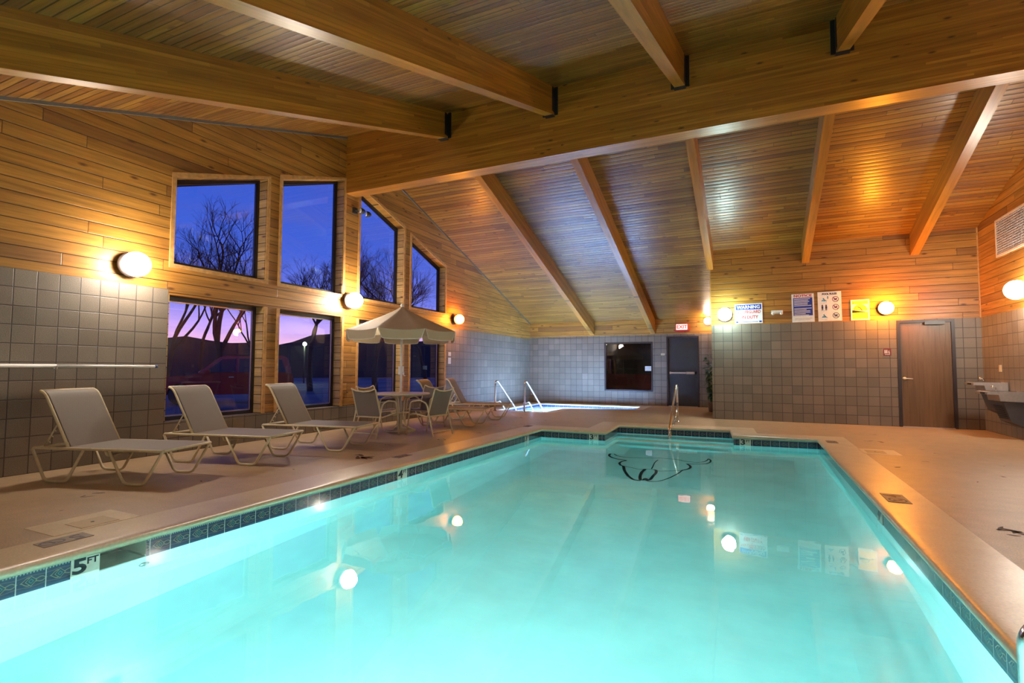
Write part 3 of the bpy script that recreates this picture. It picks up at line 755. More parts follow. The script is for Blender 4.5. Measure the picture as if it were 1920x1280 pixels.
rs = random.Random(3); bm = B()
for i in range(13):
    yy = h/2-.112-i*.0295
    if i in (6, ): continue
    e = rs.uniform(.0, .12); box(bm, -w/2+.045, w/2-.045-e, yy-.006, yy+.006, .0118, .0126)
link('fine_print', bm, wht, o)
rect('footer_line', o, -w/2+.05, w/2-.05, -h/2+.075, -h/2+.083, plain('sign_grey', (.45, .4, .4), .5), more=[(-w/2+.05, w/2-.09, -h/2+.05, -h/2+.057)])
o, w, h = sign('pool_rules_sign', 1.35, 1.796, 2.21, 2.86, 'white POOL RULES sign with six pictograms in two columns', .01)
stext('rules_heading', o, 'POOL RULES', .05, navy, 0, h/2-.05, .011, .95)
def ringface(bm, cx, cy, r, w_, z=.0112, n=24):
    vo = [bm.verts.new((cx+r*math.cos(a), cy+r*math.sin(a), z)) for a in [2*math.pi*i/n for i in range(n)]]
    vi = [bm.verts.new((cx+(r-w_)*math.cos(a), cy+(r-w_)*math.sin(a), z)) for a in [2*math.pi*i/n for i in range(n)]]
    for i in range(n): bm.faces.new((vo[i], vo[(i+1) % n], vi[(i+1) % n], vi[i]))
def quadline(bm, a, b, w_, z=.0113):
    d = Vector((b[0]-a[0], b[1]-a[1])).normalized()*w_/2; bm.faces.new([bm.verts.new(p) for p in ((a[0]+d.y, a[1]-d.x, z), (b[0]+d.y, b[1]-d.x, z), (b[0]-d.y, b[1]+d.x, z), (a[0]-d.y, a[1]+d.x, z))])
def disc(bm, cx, cy, r, z=.0113, n=12): bm.faces.new([bm.verts.new((cx+r*math.cos(a), cy+r*math.sin(a), z)) for a in [2*math.pi*i/n for i in range(n)]])
prp = plain('sign_purple', (.16, .03, .12), .4)
for i, yy in enumerate((.15, -.02, -.20)):
    bm = B(); ringface(bm, .11, yy, .062, .012); quadline(bm, (.07, yy+.04), (.15, yy-.04), .012)
    for j in range(3): disc(bm, .09+j*.018, yy+(-.012 if j % 2 else .012), .014, .0111)
    quadline(bm, (.08, yy-.02), (.14, yy+.01), .015, .0111); link('prohibition_pictogram', bm, prp if i < 2 else navy, o)
    bm = B()
    if i == 1:
        for dx in (-.035, .035):
            disc(bm, -.10+dx, yy+.045, .014); quadline(bm, (-.10+dx, yy+.03), (-.10+dx, yy-.02), .034); quadline(bm, (-.10+dx-.008, yy-.015), (-.10+dx-.008, yy-.058), .012); quadline(bm, (-.10+dx+.008, yy-.015), (-.10+dx+.008, yy-.058), .012)
    else:
        for k_ in range(4): quadline(bm, (-.15+k_*.025, yy-.035+(.008 if k_ % 2 else 0)), (-.125+k_*.025, yy-.035+(0 if k_ % 2 else .008)), .014)
        disc(bm, -.11, yy+.02, .014); quadline(bm, (-.11, yy+.01), (-.08, yy-.02), .02); quadline(bm, (-.14, yy-.015), (-.07, yy-.015), .014)
        if i == 0: disc(bm, -.03, yy+.06, .012); quadline(bm, (-.03, yy+.05), (-.03, yy+.015), .02)
    link('swimmer_pictogram', bm, navy if i == 1 else cyan, o)
    rect('caption_line', o, -.16, -.05, yy-.073, yy-.069, cyan)
o, w, h = sign('yellow_caution_sign', 1.962, 2.30, 2.21, 2.655, 'small white and yellow caution sign with black wedge beside the amber lamp', .005)
rect('yellow_band', o, -w/2+.025, w/2-.025, h/2-.095, h/2-.025, yel); 
bm = B(); n = 16; vs = [bm.verts.new((.13*math.cos(a), -.02+.14*math.sin(a), .0112)) for a in [math.pi*i/n for i in range(n+1)]]; bm.faces.new(vs); box(bm, -w/2+.025, w/2-.025, -h/2+.025, -.055, .0103, .011); link('yellow_field', fixn(bm), yel, o)
bm = B(); ringface(bm, 0, .0, .10, .008, .0114); link('ring', bm, plain('sign_ochre', (.5, .33, .02), .4), o)
bm = B(); bm.faces.new([bm.verts.new(p) for p in ((-w/2+.025, .0-.005, .0118), (w/2-.025, -.05, .0118), (-w/2+.025, -.058, .0118))]); quadline(bm, (-.04, .06), (.0, .045), .014, .0118); quadline(bm, (.0, .045), (.03, -.005), .014, .0118); disc(bm, .034, -.015, .01, .0118); link('black_diver_and_wedge', bm, blk, o)
# restroom sign
o, w, h = sign('restroom_sign', 2.515, 2.655, 1.44, 1.60, 'small maroon restroom plate beside the wooden door', 0)
link('maroon_face', box(B(), -w/2+.0, w/2, -h/2, h/2, .0102, .012), plain('maroon', (.14, .02, .025), .4), o)
bm = B()
for dx in (-.035, -.005): disc(bm, dx, .035, .009, .0124); quadline(bm, (dx, .025), (dx, -.03), .018, .0124)
disc(bm, .03, .02, .008, .0124); quadline(bm, (.028, .012), (.028, -.02), .012, .0124); ringface(bm, .034, -.022, .014, .005, .0124, 12); quadline(bm, (-.04, -.052), (.045, -.052), .008, .0124)
link('white_figures', bm, wht, o)
# emergency light box between signs
a = pp(.42, 2.49); b = pp(.66, 2.39)
o = empty('emergency_lamp_box', ((a[0]+b[0])/2, YP, (a[1]+b[1])/2), 0, 'small white twin emergency light box between the warning and notice signs', 'emergency light')
bm = B(); box(bm, -.115, .115, -.06, 0, -.035, .045); link('housing', bm, M['white'], o)
for s in (-1, 1):
    bm = B(); lathe(bm, [(.001, -.10), (.028, -.095), (.03, -.07), (.02, -.055)], (s*.08, 0, -.03), 14, axis='y'); link('lamp_head', fixn(bm), M['white'], o)
# room plate and exit sign on the back wall
o = link('room_plate', box(B(), -2.57, -2.45, YB-.01, YB-.0005, 1.57, 1.63), plain('brass', (.6, .5, .3), .3, .8)); tag(o, 'tiny brass plate on the block wall left of the black exit door', 'sign')
o = empty('exit_sign', (-1.93, YB, 2.42), 0, 'red and white lit EXIT sign above the black door', 'exit sign')
bm = B(); box(bm, -.19, .19, -.07, 0, -.10, .12); link('housing', bm, plain('exit_red', (.55, .02, .015), .4), o)
bm = B(); box(bm, -.165, .165, -.074, -.0705, -.075, .10); link('lit_face', bm, emis('exit_face', (1., .5, .45), .9), o)
t = text('exit_letters', 'EXIT', .15, emis('exit_letters', (1., .03, .02), .7), wallmat((0, -.0745, .012), (1, 0, 0)), None, .001, 1., .004); t.parent = o
bm = B(); box(bm, -.06, .06, -.06, 0, -.15, -.10); 
for s in (-1, 1): tube(bm, [(s*.05, -.04, -.12), (s*.2, -.05, -.11), (s*.24, -.05, -.06)], .02)
link('lower_bracket', bm, plain('exit_red2', (.4, .03, .02), .4), o)

# ------------------------------------------------------------------ globe wall lamps
bronze = plain('bronze', (.05, .035, .03), .4, .6)
def sconce(p, n, col, e, label, r=.15, group='globe wall lamps'):
    """p on the wall, n outward normal"""
    n = Vector(n); o = empty('globe_wall_lamp', p, math.atan2(n.y, n.x), label, 'wall lamp', group)
    bm = B(); lathe(bm, [(.07, 0), (.07, .03), (.05, .05), (r*.98, .075), (r*1.0, .095), (r*.5, .085)], (0, 0, 0), 28, axis='x'); link('wall_plate', fixn(bm), bronze, o)
    bm = B(); sphere(bm, (.09+r*.80, 0, 0), r, 28, 16); link('globe', bm, emis('globe_glow', col, e), o)
    return o
E = 42.
WHT = (1., .88, .74); CW = (.66, 1., .97); AMB = (1., .32, .022)
sconce((XL, 3.69, 2.39), (1, 0, 0), WHT, E*1.1, 'bright white globe wall lamp above the block wall left of the windows')
sconce((XL, 7.50, 2.41), (1, 0, 0), WHT, E*1.5, 'white globe wall lamp on the post between windows above the parasol')
sconce((XL, 11.38, 2.40), (1, 0, 0), AMB, E*1.2, 'amber globe wall lamp just right of the last window', .12)
sconce((-1.17, YB, 2.58), (0, -1, 0), (1., .72, .50), E*.7, 'smaller pinkish globe wall lamp right of the exit sign', .11)
sconce((-.54, YP, 2.39), (0, -1, 0), CW, E*.85, 'cool white globe wall lamp at the left end of the partition wall')
sconce((2.49, YP, 2.40), (0, -1, 0), AMB, E*1.9, 'amber globe wall lamp above and left of the wooden door', .13)
sconce((XR, 10.72, 2.42), (-1, 0, 0), WHT, E*1.2, 'white globe wall lamp on the right wall below the vent grille')
sconce((XR, 6.4, 2.475), (-1, 0, 0), WHT, E*.9, 'added white globe fill lamp on the right wall outside the view, midway along the pool')  # this and the next are unseen lamps added for ambient fill
sconce((XR, 1.4, 2.475), (-1, 0, 0), WHT, E*.9, 'added white globe fill lamp on the right wall outside the view, nearest the viewer')
sconce((-2.2, YN, 2.45), (0, 1, 0), WHT, E*.8, 'added white globe fill lamp, unseen on the wall behind the viewer')  # added out of view to lift the ambient light of the room

# twin-head emergency lamp on the ridge post
o = empty('twin_spot_lamp', (XL, 7.66, 4.20), 0, 'small twin-head emergency spot on the wood post beside the slanted window', 'emergency light')
bm = B(); box(bm, 0, .04, -.05, .05, -.05, .06); tube(bm, [(.03, 0, .0), (.12, .06, -.01)], .012); link('mount', bm, M['black'], o)
for q in ((.16, .04, -.01), (.17, .20, -.03)):
    bm = B(); lathe(bm, [(.03, -.06), (.05, -.03), (.06, .02), (.055, .03)], q, 16, axis='y'); 
    for v in bm.verts: v.co = Vector(q) + Matrix.Rotation(R(160 if q[1] < .1 else 150), 3, 'Z') @ (v.co - Vector(q))
    h = link('spot_head', fixn(bm), M['black'], o)
    bm = B(); lathe(bm, [(.001, .031), (.045, .031), (.045, .034), (.001, .034)], q, 16, axis='y')
    for v in bm.verts: v.co = Vector(q) + Matrix.Rotation(R(160 if q[1] < .1 else 150), 3, 'Z') @ (v.co - Vector(q))
    link('lens', fixn(bm), M['white'], h)
# switch plates on left wall
for z, hh, lb in ((1.50, .05, 'small white switch plate on the blue-lit block wall, upper of two'), (1.33, .08, 'small cream plate on the blue-lit block wall, lower of two')):
    o = link('switch_plate', box(B(), XL+.0005, XL+.012, 11.14, 11.27, z-hh, z+hh), M['white']); tag(o, lb, 'switch plate')
# rescue pole
o = empty('rescue_pole', (XL+.07, 2.0, 1.146), 0, 'long white telescoping rescue pole on hooks along the block wall', 'pole')
bm = B(); tube(bm, [(0, -3., 0), (0, 1.0, 0)], .020, 12); link('outer_tube', bm, M['white'], o)
bm = B(); tube(bm, [(0, .98, 0), (0, 2.03, 0)], .0165, 12); link('inner_tube', bm, M['white'], o)
bm = B(); tube(bm, [(0, 2.03, 0), (0, 2.06, 0)], .018, 12); link('end_cap', bm, plain('blue_cap', (.03, .06, .2), .4), o)
for y in (-.9, 1.0): 
    bm = B(); tube(bm, bend([(-.069, y, -.0), (-.03, y, -.035), (.02, y, -.03), (.03, y, .01)], .01), .006); link('hook', bm, M['chrome_dull'], o)

# vent grille on right wall
o = empty('vent_grille', (XR, 11.3, 3.5), 0, 'large rectangular white-framed vent grille high on the right wall', 'vent')
ya, yb, za, zb = -.62, .65, -.34, .33
bm = B()
for q in ((ya, yb, za, za+.04), (ya, yb, zb-.04, zb), (ya, ya+.04, za+.04, zb-.04), (yb-.04, yb, za+.04, zb-.04)): box(bm, -.025, -.001, *q)
link('frame', bm, plain('vent_frame', (.62, .50, .38), .4), o)
bm = B(); n = 24
for i in range(n): y = ya+.05+(yb-ya-.1)*i/(n-1); box(bm, -.018, -.006, y-.007, y+.007, za+.04, zb-.04)
for i in range(14): z = za+.06+(zb-za-.12)*i/13; box(bm, -.02, -.010, ya+.04, yb-.04, z-.005, z+.005)
link('egg_crate', bm, plain('vent_bars', (.52, .48, .48), .4), o)
bm = B(); box(bm, -.004, -.001, ya+.03, yb-.03, za+.03, zb-.03); link('duct_backing', bm, M['black'], o)

# drinking fountain, bi-level
o = empty('drinking_fountain', (XR-.004, 11.7, 0), 0, 'two-level stainless drinking fountain on the right wall', 'drinking fountain')
def fount(y0, y1, zt, par, grille):
    bm = B(); xf = -.47
    prism(bm, [(0, y0, zt), (xf+.06, y0, zt), (xf, y0, zt-.01), (xf, y0, zt-.05), (xf+.15, y0, zt-.055), (xf+.17, y0, zt-.16), (0, y0, zt-.17)], (0, y1-y0, 0)); fixn(bm)
    b = link('basin', bm, M['chrome_dull'], par)
    bm = B(); box(bm, xf+.06, -.08, y0+.04, y1-.04, zt, zt+.006); link('drip_tray', bm, plain('tray', (.30, .29, .29), .25, 1.), b)
    bm = B(); prism(bm, [(0, y0+.03, zt-.171), (-.26, y0+.03, zt-.171), (-.16, y0+.03, zt-.50), (0, y0+.03, zt-.58)], (0, y1-y0-.06, 0)); s = link('cabinet', fixn(bm), plain('grey_vinyl', (.10, .09, .10), .45, .3), par)
    if grille:
        bm = B()
        for i in range(7): box(bm, -.262+i*.0, -.255, y0+.08, y1-.08, 0, .001) if False else prism(bm, [(-.255+.011*i+.0, y0+.08, zt-.235-.034*i), (-.262+.011*i, y0+.08, zt-.235-.034*i), (-.259+.011*i, y0+.08, zt-.252-.034*i), (-.252+.011*i, y0+.08, zt-.252-.034*i)], (0, y1-y0-.16, 0))
        link('louvres', fixn(bm), M['black'], s)
    bm = B(); yc = y1-.10; tube(bm, bend([(-.22, yc, zt), (-.22, yc, zt+.05), (-.26, yc, zt+.075)], .03), .012); sphere(bm, (-.27, yc, zt+.07), .024, 12, 8); link('spout', bm, M['chrome'], par)
    bm = B(); box(bm, xf-.012, xf, y0+.1, y0+.25, zt-.045, zt-.015); link('push_button', bm, M['black'], par)
fount(.05, .48, .93, o, False); fount(-.52, -.02, .79, o, True)
o = link('wall_outlet_plate', box(B(), XR-.012, XR-.0005, 11.98, 12.07, 1.12, 1.24), plain('almond', (.6, .5, .35), .4)); tag(o, 'almond outlet plate on the right block wall above the drinking fountain', 'outlet')

# ------------------------------------------------------------------ rails
o = empty('step_handrail', (-1.48, 10.4, 0), 0, 'stainless handrail at the entry steps, far side of the pool', 'handrail')
bm = B(); tube(bm, bend([(0, 1.27, 0), (0, 1.24, .78), (0, 1.12, .80), (0, .02, -.02), (0, -.05, -.40)], .10, 6), .021, 12); link('rail_tube', bm, M['chrome'], o)
bm = B(); tube(bm, bend([(0, 1.26, .42), (0, .95, .12), (0, .12, -.14), (0, .08, -.42)], .06, 5), .019, 12); link('lower_brace', bm, M['chrome'], o)
bm = B(); lathe(bm, [(.05, 0), (.05, .012), (.024, .022)], (0, 1.27, 0), 20); link('deck_flange', bm, M['chrome'], o)
for X, lb in ((-6.28, 'left stainless grab rail leading down into the hot tub'), (-5.42, 'right stainless grab rail leading down into the hot tub')):
    o = empty('tub_grab_rail', (X, 12.38, 0), 0, lb, 'handrail', 'hot tub grab rails')
    bm = B(); tube(bm, bend([(0, 0, 0), (0, .02, .80), (0, .16, .80), (0, 1.38, -.05), (0, 1.40, -.45)], .09, 6), .021, 12); link('rail_tube', bm, M['chrome'], o)
    bm = B(); tube(bm, bend([(0, .02, .22), (0, .30, .26), (0, .75, -.1), (0, .78, -.45)], .07, 5), .017, 10); link('lower_brace', bm, M['chrome'], o)
    bm = B(); lathe(bm, [(.05, 0), (.05, .012), (.024, .022)], (0, 0, 0), 20); link('deck_flange', bm, M['chrome'], o)
o = empty('pool_ladder', (1.178, 2.53, 0), 0, 'stainless pool ladder rail at the bottom right corner of the view', 'ladder')
for y in (.0, -.52):
    bm = B(); tube(bm, bend([(-.30, y, -1.2), (-.30, y, .225), (-.02, y, .29), (.22, y, .26), (.26, y, 0)], .09, 8), .021, 14); link('side_rail', bm, M['chrome'], o)
    bm = B(); lathe(bm, [(.05, 0), (.05, .012), (.024, .022)], (.26, y, 0), 20); link('deck_flange', bm, M['chrome'], o)
for z in (-.55, -.82, -1.08):
    bm = B(); box(bm, -.33, -.25, -.5, -.02, z-.012, z+.012); link('tread', bm, M['white'], o)

# ------------------------------------------------------------------ loungers
def make_lounger():
    """local: x 0 (head) .. 1.45 (foot), y 0 .. .62"""
    root = empty('sun_lounger', (0, 0, 0), 0, '', 'sun lounger', 'sling sun loungers'); W = .62; t = .0135
    for k_, y in enumerate((0., W)):
        bm = B(); tube(bm, bend([(.05, y, .33) if False else (0., y, .315), (0.012, y, .335), (1.40, y, .335), (1.45, y, .335)], .02), t); link('side_rail', bm, M['cream'], root)
        bm = B(); tube(bm, bend([(0.0, y, .32), (.155, y, .015), (.40, y, .015), (.575, y, .325)], .05), t); link('leg', bm, M['cream'], root)
        bm = B(); tube(bm, bend([(.86, y, .325), (1.035, y, .015), (1.25, y, .015), (1.44, y, .33)], .05), t); link('leg', bm, M['cream'], root)
    bm = B(); tube(bm, [(1.45, 0, .335), (1.45, W, .335)], t); link('cross_bar', bm, M['cream'], root); bm = B(); tube(bm, [(0.01, 0, .33), (0.01, W, .33)], t); link('cross_bar', bm, M['cream'], root); bm = B(); tube(bm, bend([(.80, .02, .32), (.80, .04, .27), (.80, W-.04, .27), (.80, W-.02, .32)], .03), t*.85); link('cross_bar', bm, M['cream'], root)
    prof = [(.37, .345), (.16, .72), (.10, .83), (.065, .875), (.015, .895)]
    p2 = bend([(x, 0, z) for x, z in prof], .05, 4)
    bm = B()
    for y in (.03, W-.03): tube(bm, [(p.x, y, p.z) for p in p2], t)
    tube(bm, [(.015, .03, .895), (.015, W-.03, .895)], t); link('back_frame', bm, M['cream'], root)
    bm = B(); L, Rr = [], []
    for i, p in enumerate(p2):
        L.append([bm.verts.new((p.x+.016+dx, .045, p.z+.004)) for dx in (0, -.008)]); Rr.append([bm.verts.new((p.x+.016+dx, W-.045, p.z+.004)) for dx in (0, -.008)])
    for i in range(len(p2)-1):
        for j in (0, 1): f = bm.faces.new((L[i][j], Rr[i][j], Rr[i+1][j], L[i+1][j])); f.smooth = True
    link('back_sling', fixn(bm), M['sling'], root)
    bm = B(); n = 10; rows = []
    for i in range(n+1):
        x = .37+(1.44-.37)*i/n; sag = .012*math.sin(math.pi*i/n)
        rows.append([[bm.verts.new((x, y, .348-sag*(1-abs(2*(y/W)-1))-dz)) for y in (.01, W*.25, W*.5, W*.75, W-.01)] for dz in (0, .006)])
    for i in range(n):
        for j in range(4):
            for l in (0, 1): f = bm.faces.new((rows[i][l][j], rows[i][l][j+1], rows[i+1][l][j+1], rows[i+1][l][j])); f.smooth = True
    link('seat_sling', fixn(bm), M['sling'], root)
    bm = B()
    for y in (.04, W-.04):
        tube(bm, [(.085, y, .345), (.235, y, .58)], .008); tube(bm, [(.085, y, .35), (.34, y, .375)], .008)
        for s in range(4): tube(bm, [(.12+s*.035, y, .40+s*.055), (.15+s*.03, y, .385+s*.055)], .006)
    tube(bm, [(.085, .04, .345), (.085, W-.04, .345)], .008); link('recline_strut', bm, M['cream'], root)
    return root
def copytree(o, parent=None):
    c = o.copy(); COL.objects.link(c); c.parent = parent
    for ch in list(o.children): copytree(ch, c)
    return c
lg = make_lounger()
spots = [(-6.48, 2.65, 17., 'taupe sling sun lounger nearest the viewer, in front of the block wall'),
         (-6.45, 3.89, 13.9, 'taupe sling sun lounger in front of the first window, second from the viewer'),
         (-6.27, 5.12, 12.5, 'taupe sling sun lounger beside the patio table, third from the viewer'),
         (-6.11, 8.51, 13., 'sun lounger half hidden behind the patio table and parasol pole'),
         (-6.26, 9.85, 18., 'sun lounger farthest from the viewer, by the hot tub rails')]
lounge = []
for i, (x, y, a, lb) in enumerate(spots):
    o = lg if i == 0 else copytree(lg)
    o.location = (x, y, 0); o.rotation_euler = (0, 0, R(a)); o['label'] = lb; lounge.append(o)

# ------------------------------------------------------------------ patio chairs
def make_chair():
    root = empty('patio_chair', (0, 0, 0), 0, '', 'patio chair', 'sling patio chairs at the round table'); t = .0125; w = .26
    for s in (-1, 1):
        bm = B(); tube(bm, bend([(s*w, -.31, 0.006), (s*w, -.21, .36), (s*w, -.16, .55), (s*w, -.02, .60), (s*w, .19, .57), (s*w, .28, .006)], .05), t); link('arm_and_leg_frame', bm, M['cream'], root)
        bm = B(); tube(bm, bend([(s*(w-.005), .22, .345), (s*(w-.015), .14, .375), (s*(w-.02), -.15, .33), (s*(w-.02), -.17, .34), (s*(w-.02), -.31, .78), (s*(w-.02), -.335, .80)], .04), t); link('seat_and_back_rail', bm, M['cream'], root)
    bm = B(); tube(bm, [(-w+.02, -.335, .80), (-.15, -.33, .765), (0, -.325, .752), (.15, -.33, .765), (w-.02, -.335, .80)], t); link('top_bar', bm, M['cream'], root)
    bm = B(); tube(bm, [(-w, -.19, .335), (w, -.19, .335)], t); link('cross_bar', bm, M['cream'], root); bm = B(); tube(bm, [(-w, -.285, .08), (w, -.285, .08)], t*.8); link('cross_bar', bm, M['cream'], root); bm = B(); tube(bm, [(-w+.01, .21, .345), (w-.01, .21, .345)], t*.8); link('cross_bar', bm, M['cream'], root)
    def sheet(prof, name, sag):
        bm = B(); rows = []
        for (y, z, zc) in prof: rows.append([[bm.verts.new((x, y+dz, z+(zc-z)*(1-(x/(w-.03))**2)-dz)) for x in [(-1+2*j/8)*(w-.03) for j in range(9)]] for dz in (0, .005)])
        for i in range(len(rows)-1):
            for l in (0, 1):
                for j in range(8): f = bm.faces.new((rows[i][l][j], rows[i][l][j+1], rows[i+1][l][j+1], rows[i+1][l][j])); f.smooth = True
        link(name, fixn(bm), M['sling'], root)
    sheet([(-.335, .80, .752), (-.30, .745, .72), (-.24, .55, .545), (-.175, .345, .345)], 'back_sling', 0)
    sheet([(-.165, .345, .335), (0., .352, .335), (.13, .376, .36), (.215, .352, .345)], 'seat_sling', 0)
    return root
ch = make_chair()
TX, TY = -5.78, 7.62
for i, (x, y, a, lb) in enumerate([(-5.72, 6.88, 0., 'sling patio chair on the near side of the table, its back to the viewer'),
                                  (-5.05, 7.46, 84., 'sling patio chair right of the table, angled toward the pool'),
                                  (-6.27, 7.62, -88., 'sling patio chair left of the table against the wood post, mostly hidden'),
                                  (-5.66, 8.20, 178., 'sling patio chair behind the table, its back toward the last window')]):
    o = ch if i == 0 else copytree(ch)
    o.location = (x, y, 0); o.rotation_euler = (0, 0, R(a)); o['label'] = lb
# table
o = empty('patio_table', (TX, TY, 0), 0, 'round cream pedestal patio table under the parasol', 'table')
bm = B(); lathe(bm, [(.03, .655), (.50, .655), (.52, .662), (.525, .675), (.52, .688), (.50, .690), (.03, .690)], seg=48); link('table_top', fixn(bm), plain('table_cream', (.55, .47, .34), .35), o)
bm = B()
for a in range(3):
    c, s = math.cos(a*2.094+.4), math.sin(a*2.094+.4); tube(bm, bend([(.22*c, .22*s, .655), (.07*c, .07*s, .60), (.055*c, .055*s, .35), (.07*c, .07*s, .12), (.26*c, .26*s, .015)], .06), .014)
link('pedestal_tubes', bm, M['cream'], o)
bm = B(); tube(bm, [(.17*math.cos(a), .17*math.sin(a), .34) for a in [2*math.pi*i/24 for i in range(24)]], .008, closed=True)
for a in range(3):
    c, s = math.cos(a*2.094+.4), math.sin(a*2.094+.4); tube(bm, [(.055*c, .055*s, .35), (.17*c, .17*s, .34)], .007)
link('brace_ring', bm, M['cream'], o)
# parasol
um = empty('parasol', (TX, TY, 0), 0, 'open tan canvas parasol with white-piped scalloped valance over the round table', 'parasol')
bm = B(); lathe(bm, [(.001, 0), (.27, 0), (.275, .02), (.26, .04), (.06, .06), (.035, .10), (.035, .30), (.02, .31)], seg=32); link('base_weight', fixn(bm), plain('base_cream', (.45, .38, .26), .5), um)
bm = B(); lathe(bm, [(.019, .05), (.019, 2.20), (.001, 2.20)], seg=16); link('pole', fixn(bm), M['white'], um)
bm = B(); box(bm, -.028, .028, -.05, .04, 1.02, 1.17); h = link('crank_housing', bm, M['white'], um)
bm = B(); tube(bm, bend([(0.028, 0, 1.06), (.06, 0, 1.06), (.06, 0, 1.0), (.09, 0, 1.0)], .01), .007); link('crank_handle', bm, M['white'], h)
toc = math.atan2(-TY, -TX)      # direction to the camera: a flat side faces it
a0 = toc + math.pi/8; UR = 1.0
def edge(k_, rr, z): a = a0+k_*math.pi/4; return Vector((rr*math.cos(a), rr*math.sin(a), z))
zprof = [(0.015, 2.255), (.18, 2.16), (.42, 2.045), (.7, 1.925), (1.0, 1.80)]
bm = B()
for k_ in range(8):
    rows = []
    for rr, z in zprof:
        A, C_ = edge(k_, rr*UR, z), edge(k_+1, rr*UR, z)
        rows.append([A.lerp(C_, j/6) - Vector((0, 0, .03*rr*math.sin(math.pi*j/6))) for j in range(7)])
    V = [[bm.verts.new(p) for p in r] for r in rows]
    for i in range(len(V)-1):
        for j in range(6): f = bm.faces.new((V[i][j], V[i+1][j], V[i+1][j+1], V[i][j+1])); f.smooth = True
bmesh.ops.remove_doubles(bm, verts=bm.verts, dist=.0005)
for e in bm.edges: pass
cn = link('canopy', fixn(bm), M['canvas'], um)
for k_ in range(8):
    A, C_ = edge(k_, UR, 1.80), edge(k_+1, UR, 1.80); d = (C_-A); up_ = Vector((0, 0, 1)); bm = B(); n = 14; top, bot = [], []
    for j in range(n+1):
        s = .02+.96*j/n; q = A.lerp(C_, s); sagt = .03*math.sin(math.pi*s)
        drop = .165 + .01*math.sin(math.pi*s)
        ed = min(s-.02, .98-s)/.10
        if ed < 1: drop *= math.sqrt(max(0., 1-(1-ed)**2))*.93+.07
        n_out = Vector((q.x, q.y, 0)).normalized()*.01
        top.append(bm.verts.new(q-up_*sagt)); bot.append(bm.verts.new(q+n_out-up_*(sagt*.3+drop)))
    for j in range(n): f = bm.faces.new((top[j], top[j+1], bot[j+1], bot[j])); f.smooth = True
    pts = [top[0].co.copy()]+[v.co.copy() for v in bot]+[top[-1].co.copy()]
    v_ = link('valance_flap', bm, M['canvas'], cn)
    bm = B(); tube(bm, pts, .0065, 6); link('piping', bm, M['piping'], v_)
for k_ in range(8):
    bm = B(); tube(bm, [edge(k_, .03, 2.20), edge(k_, .42, 2.02), edge(k_, .98*UR, 1.785)], .008, 6); link('rib', bm, M['white'], um)
    bm = B(); tube(bm, [edge(k_, .03, 1.80), edge(k_, .5, 1.985)], .006, 6); link('stretcher', bm, M['white'], um)
bm = B(); lathe(bm, [(.028, 1.76), (.045, 1.79), (.045, 1.82), (.02, 1.84)], seg=16); link('runner_hub', fixn(bm), M['white'], um)
bm = B(); sphere(bm, (0, 0, 2.28), .028, 14, 10, (1, 1, 1.2)); link('finial', bm, M['white'], um)

# ------------------------------------------------------------------ potted plant
o = empty('potted_plant', (-1.00, 14.9, 0), 0, 'tall leafy green plant in a pot tucked behind the partition corner', 'plant')
bm = B(); lathe(bm, [(.001, 0), (.08, 0), (.11, .24), (.12, .26), (.10, .26), (.09, .23), (.001, .23)], seg=20); link('pot', fixn(bm), plain('pot_brown', (.12, .07, .045), .5), o)
bm = B(); rs = random.Random(12)
stem = B()
for s in range(16):
    a = rs.uniform(0, 6.28); top = Vector((.11*math.cos(a), .13*math.sin(a), rs.uniform(.6, 1.2))); base = Vector((.03*math.cos(a), .03*math.sin(a), .2))
    mid = (base+top)/2+Vector((0, 0, .1)); pts = [base, base.lerp(mid, .5), mid, mid.lerp(top, .6), top]; tube(stem, pts, .006, 6)
    for j in range(18):
        p = base.lerp(top, .25+.75*j/10); b = rs.uniform(0, 6.28); ln = rs.uniform(.10, .20); d = Vector((math.cos(b)*.55, math.sin(b)*.75, rs.uniform(-.5, .5))).normalized(); sd = d.cross(Vector((0, 0, 1))).normalized()*.036
        q = [p, p+d*ln*.45+sd, p+d*ln-Vector((0, 0, .03)), p+d*ln*.45-sd]
        for v in q: v.x = min(v.x, .13)
        bm.faces.new([bm.verts.new(v) for v in q])
link('stems', stem, plain('stem_green', (.05, .09, .03), .6), o); link('foliage', bm, plain('leaf_green', (.035, .11, .035), .45, nz=.4, scale=8), o)

# ------------------------------------------------------------------ outside
bm = B(); box(bm, -80, XL-TH-.01, -60, 90, -.32, -.22); struct(link('ground_outside', bm, plain('snowy_asphalt', (.10, .075, .085), .7, nz=.8, scale=.25)))
bm = B(); rs = random.Random(5); pts = []
for i in range(60):
    a = R(92+i*1.85); h = 5.2+.8*math.sin(i*.33+1.)+.6*math.sin(i*.9)+rs.uniform(-.3, .3); pts.append((75*math.cos(a), 75*math.sin(a), h))
for (x0, y0, h0), (x1, y1, h1) in zip(pts[:-1], pts[1:]):
    f = 1.25; m_ = [(x0, y0, -.3), (x1, y1, -.3), (x1*1.08, y1*1.08, h1), (x0*1.08, y0*1.08, h0)]; bm.faces.new([bm.verts.new(p) for p in m_])
    bm.faces.new([bm.verts.new(p) for p in ((x0*1.08, y0*1.08, h0), (x1*1.08, y1*1.08, h1), (x1*f, y1*f, -.3), (x0*f, y0*f, -.3))])
bmesh.ops.remove_doubles(bm, verts=bm.verts, dist=.001); o = link('hill_ridge', fixn(bm), plain('dark_hill', (.02, .014, .018), .9)); struct(o)

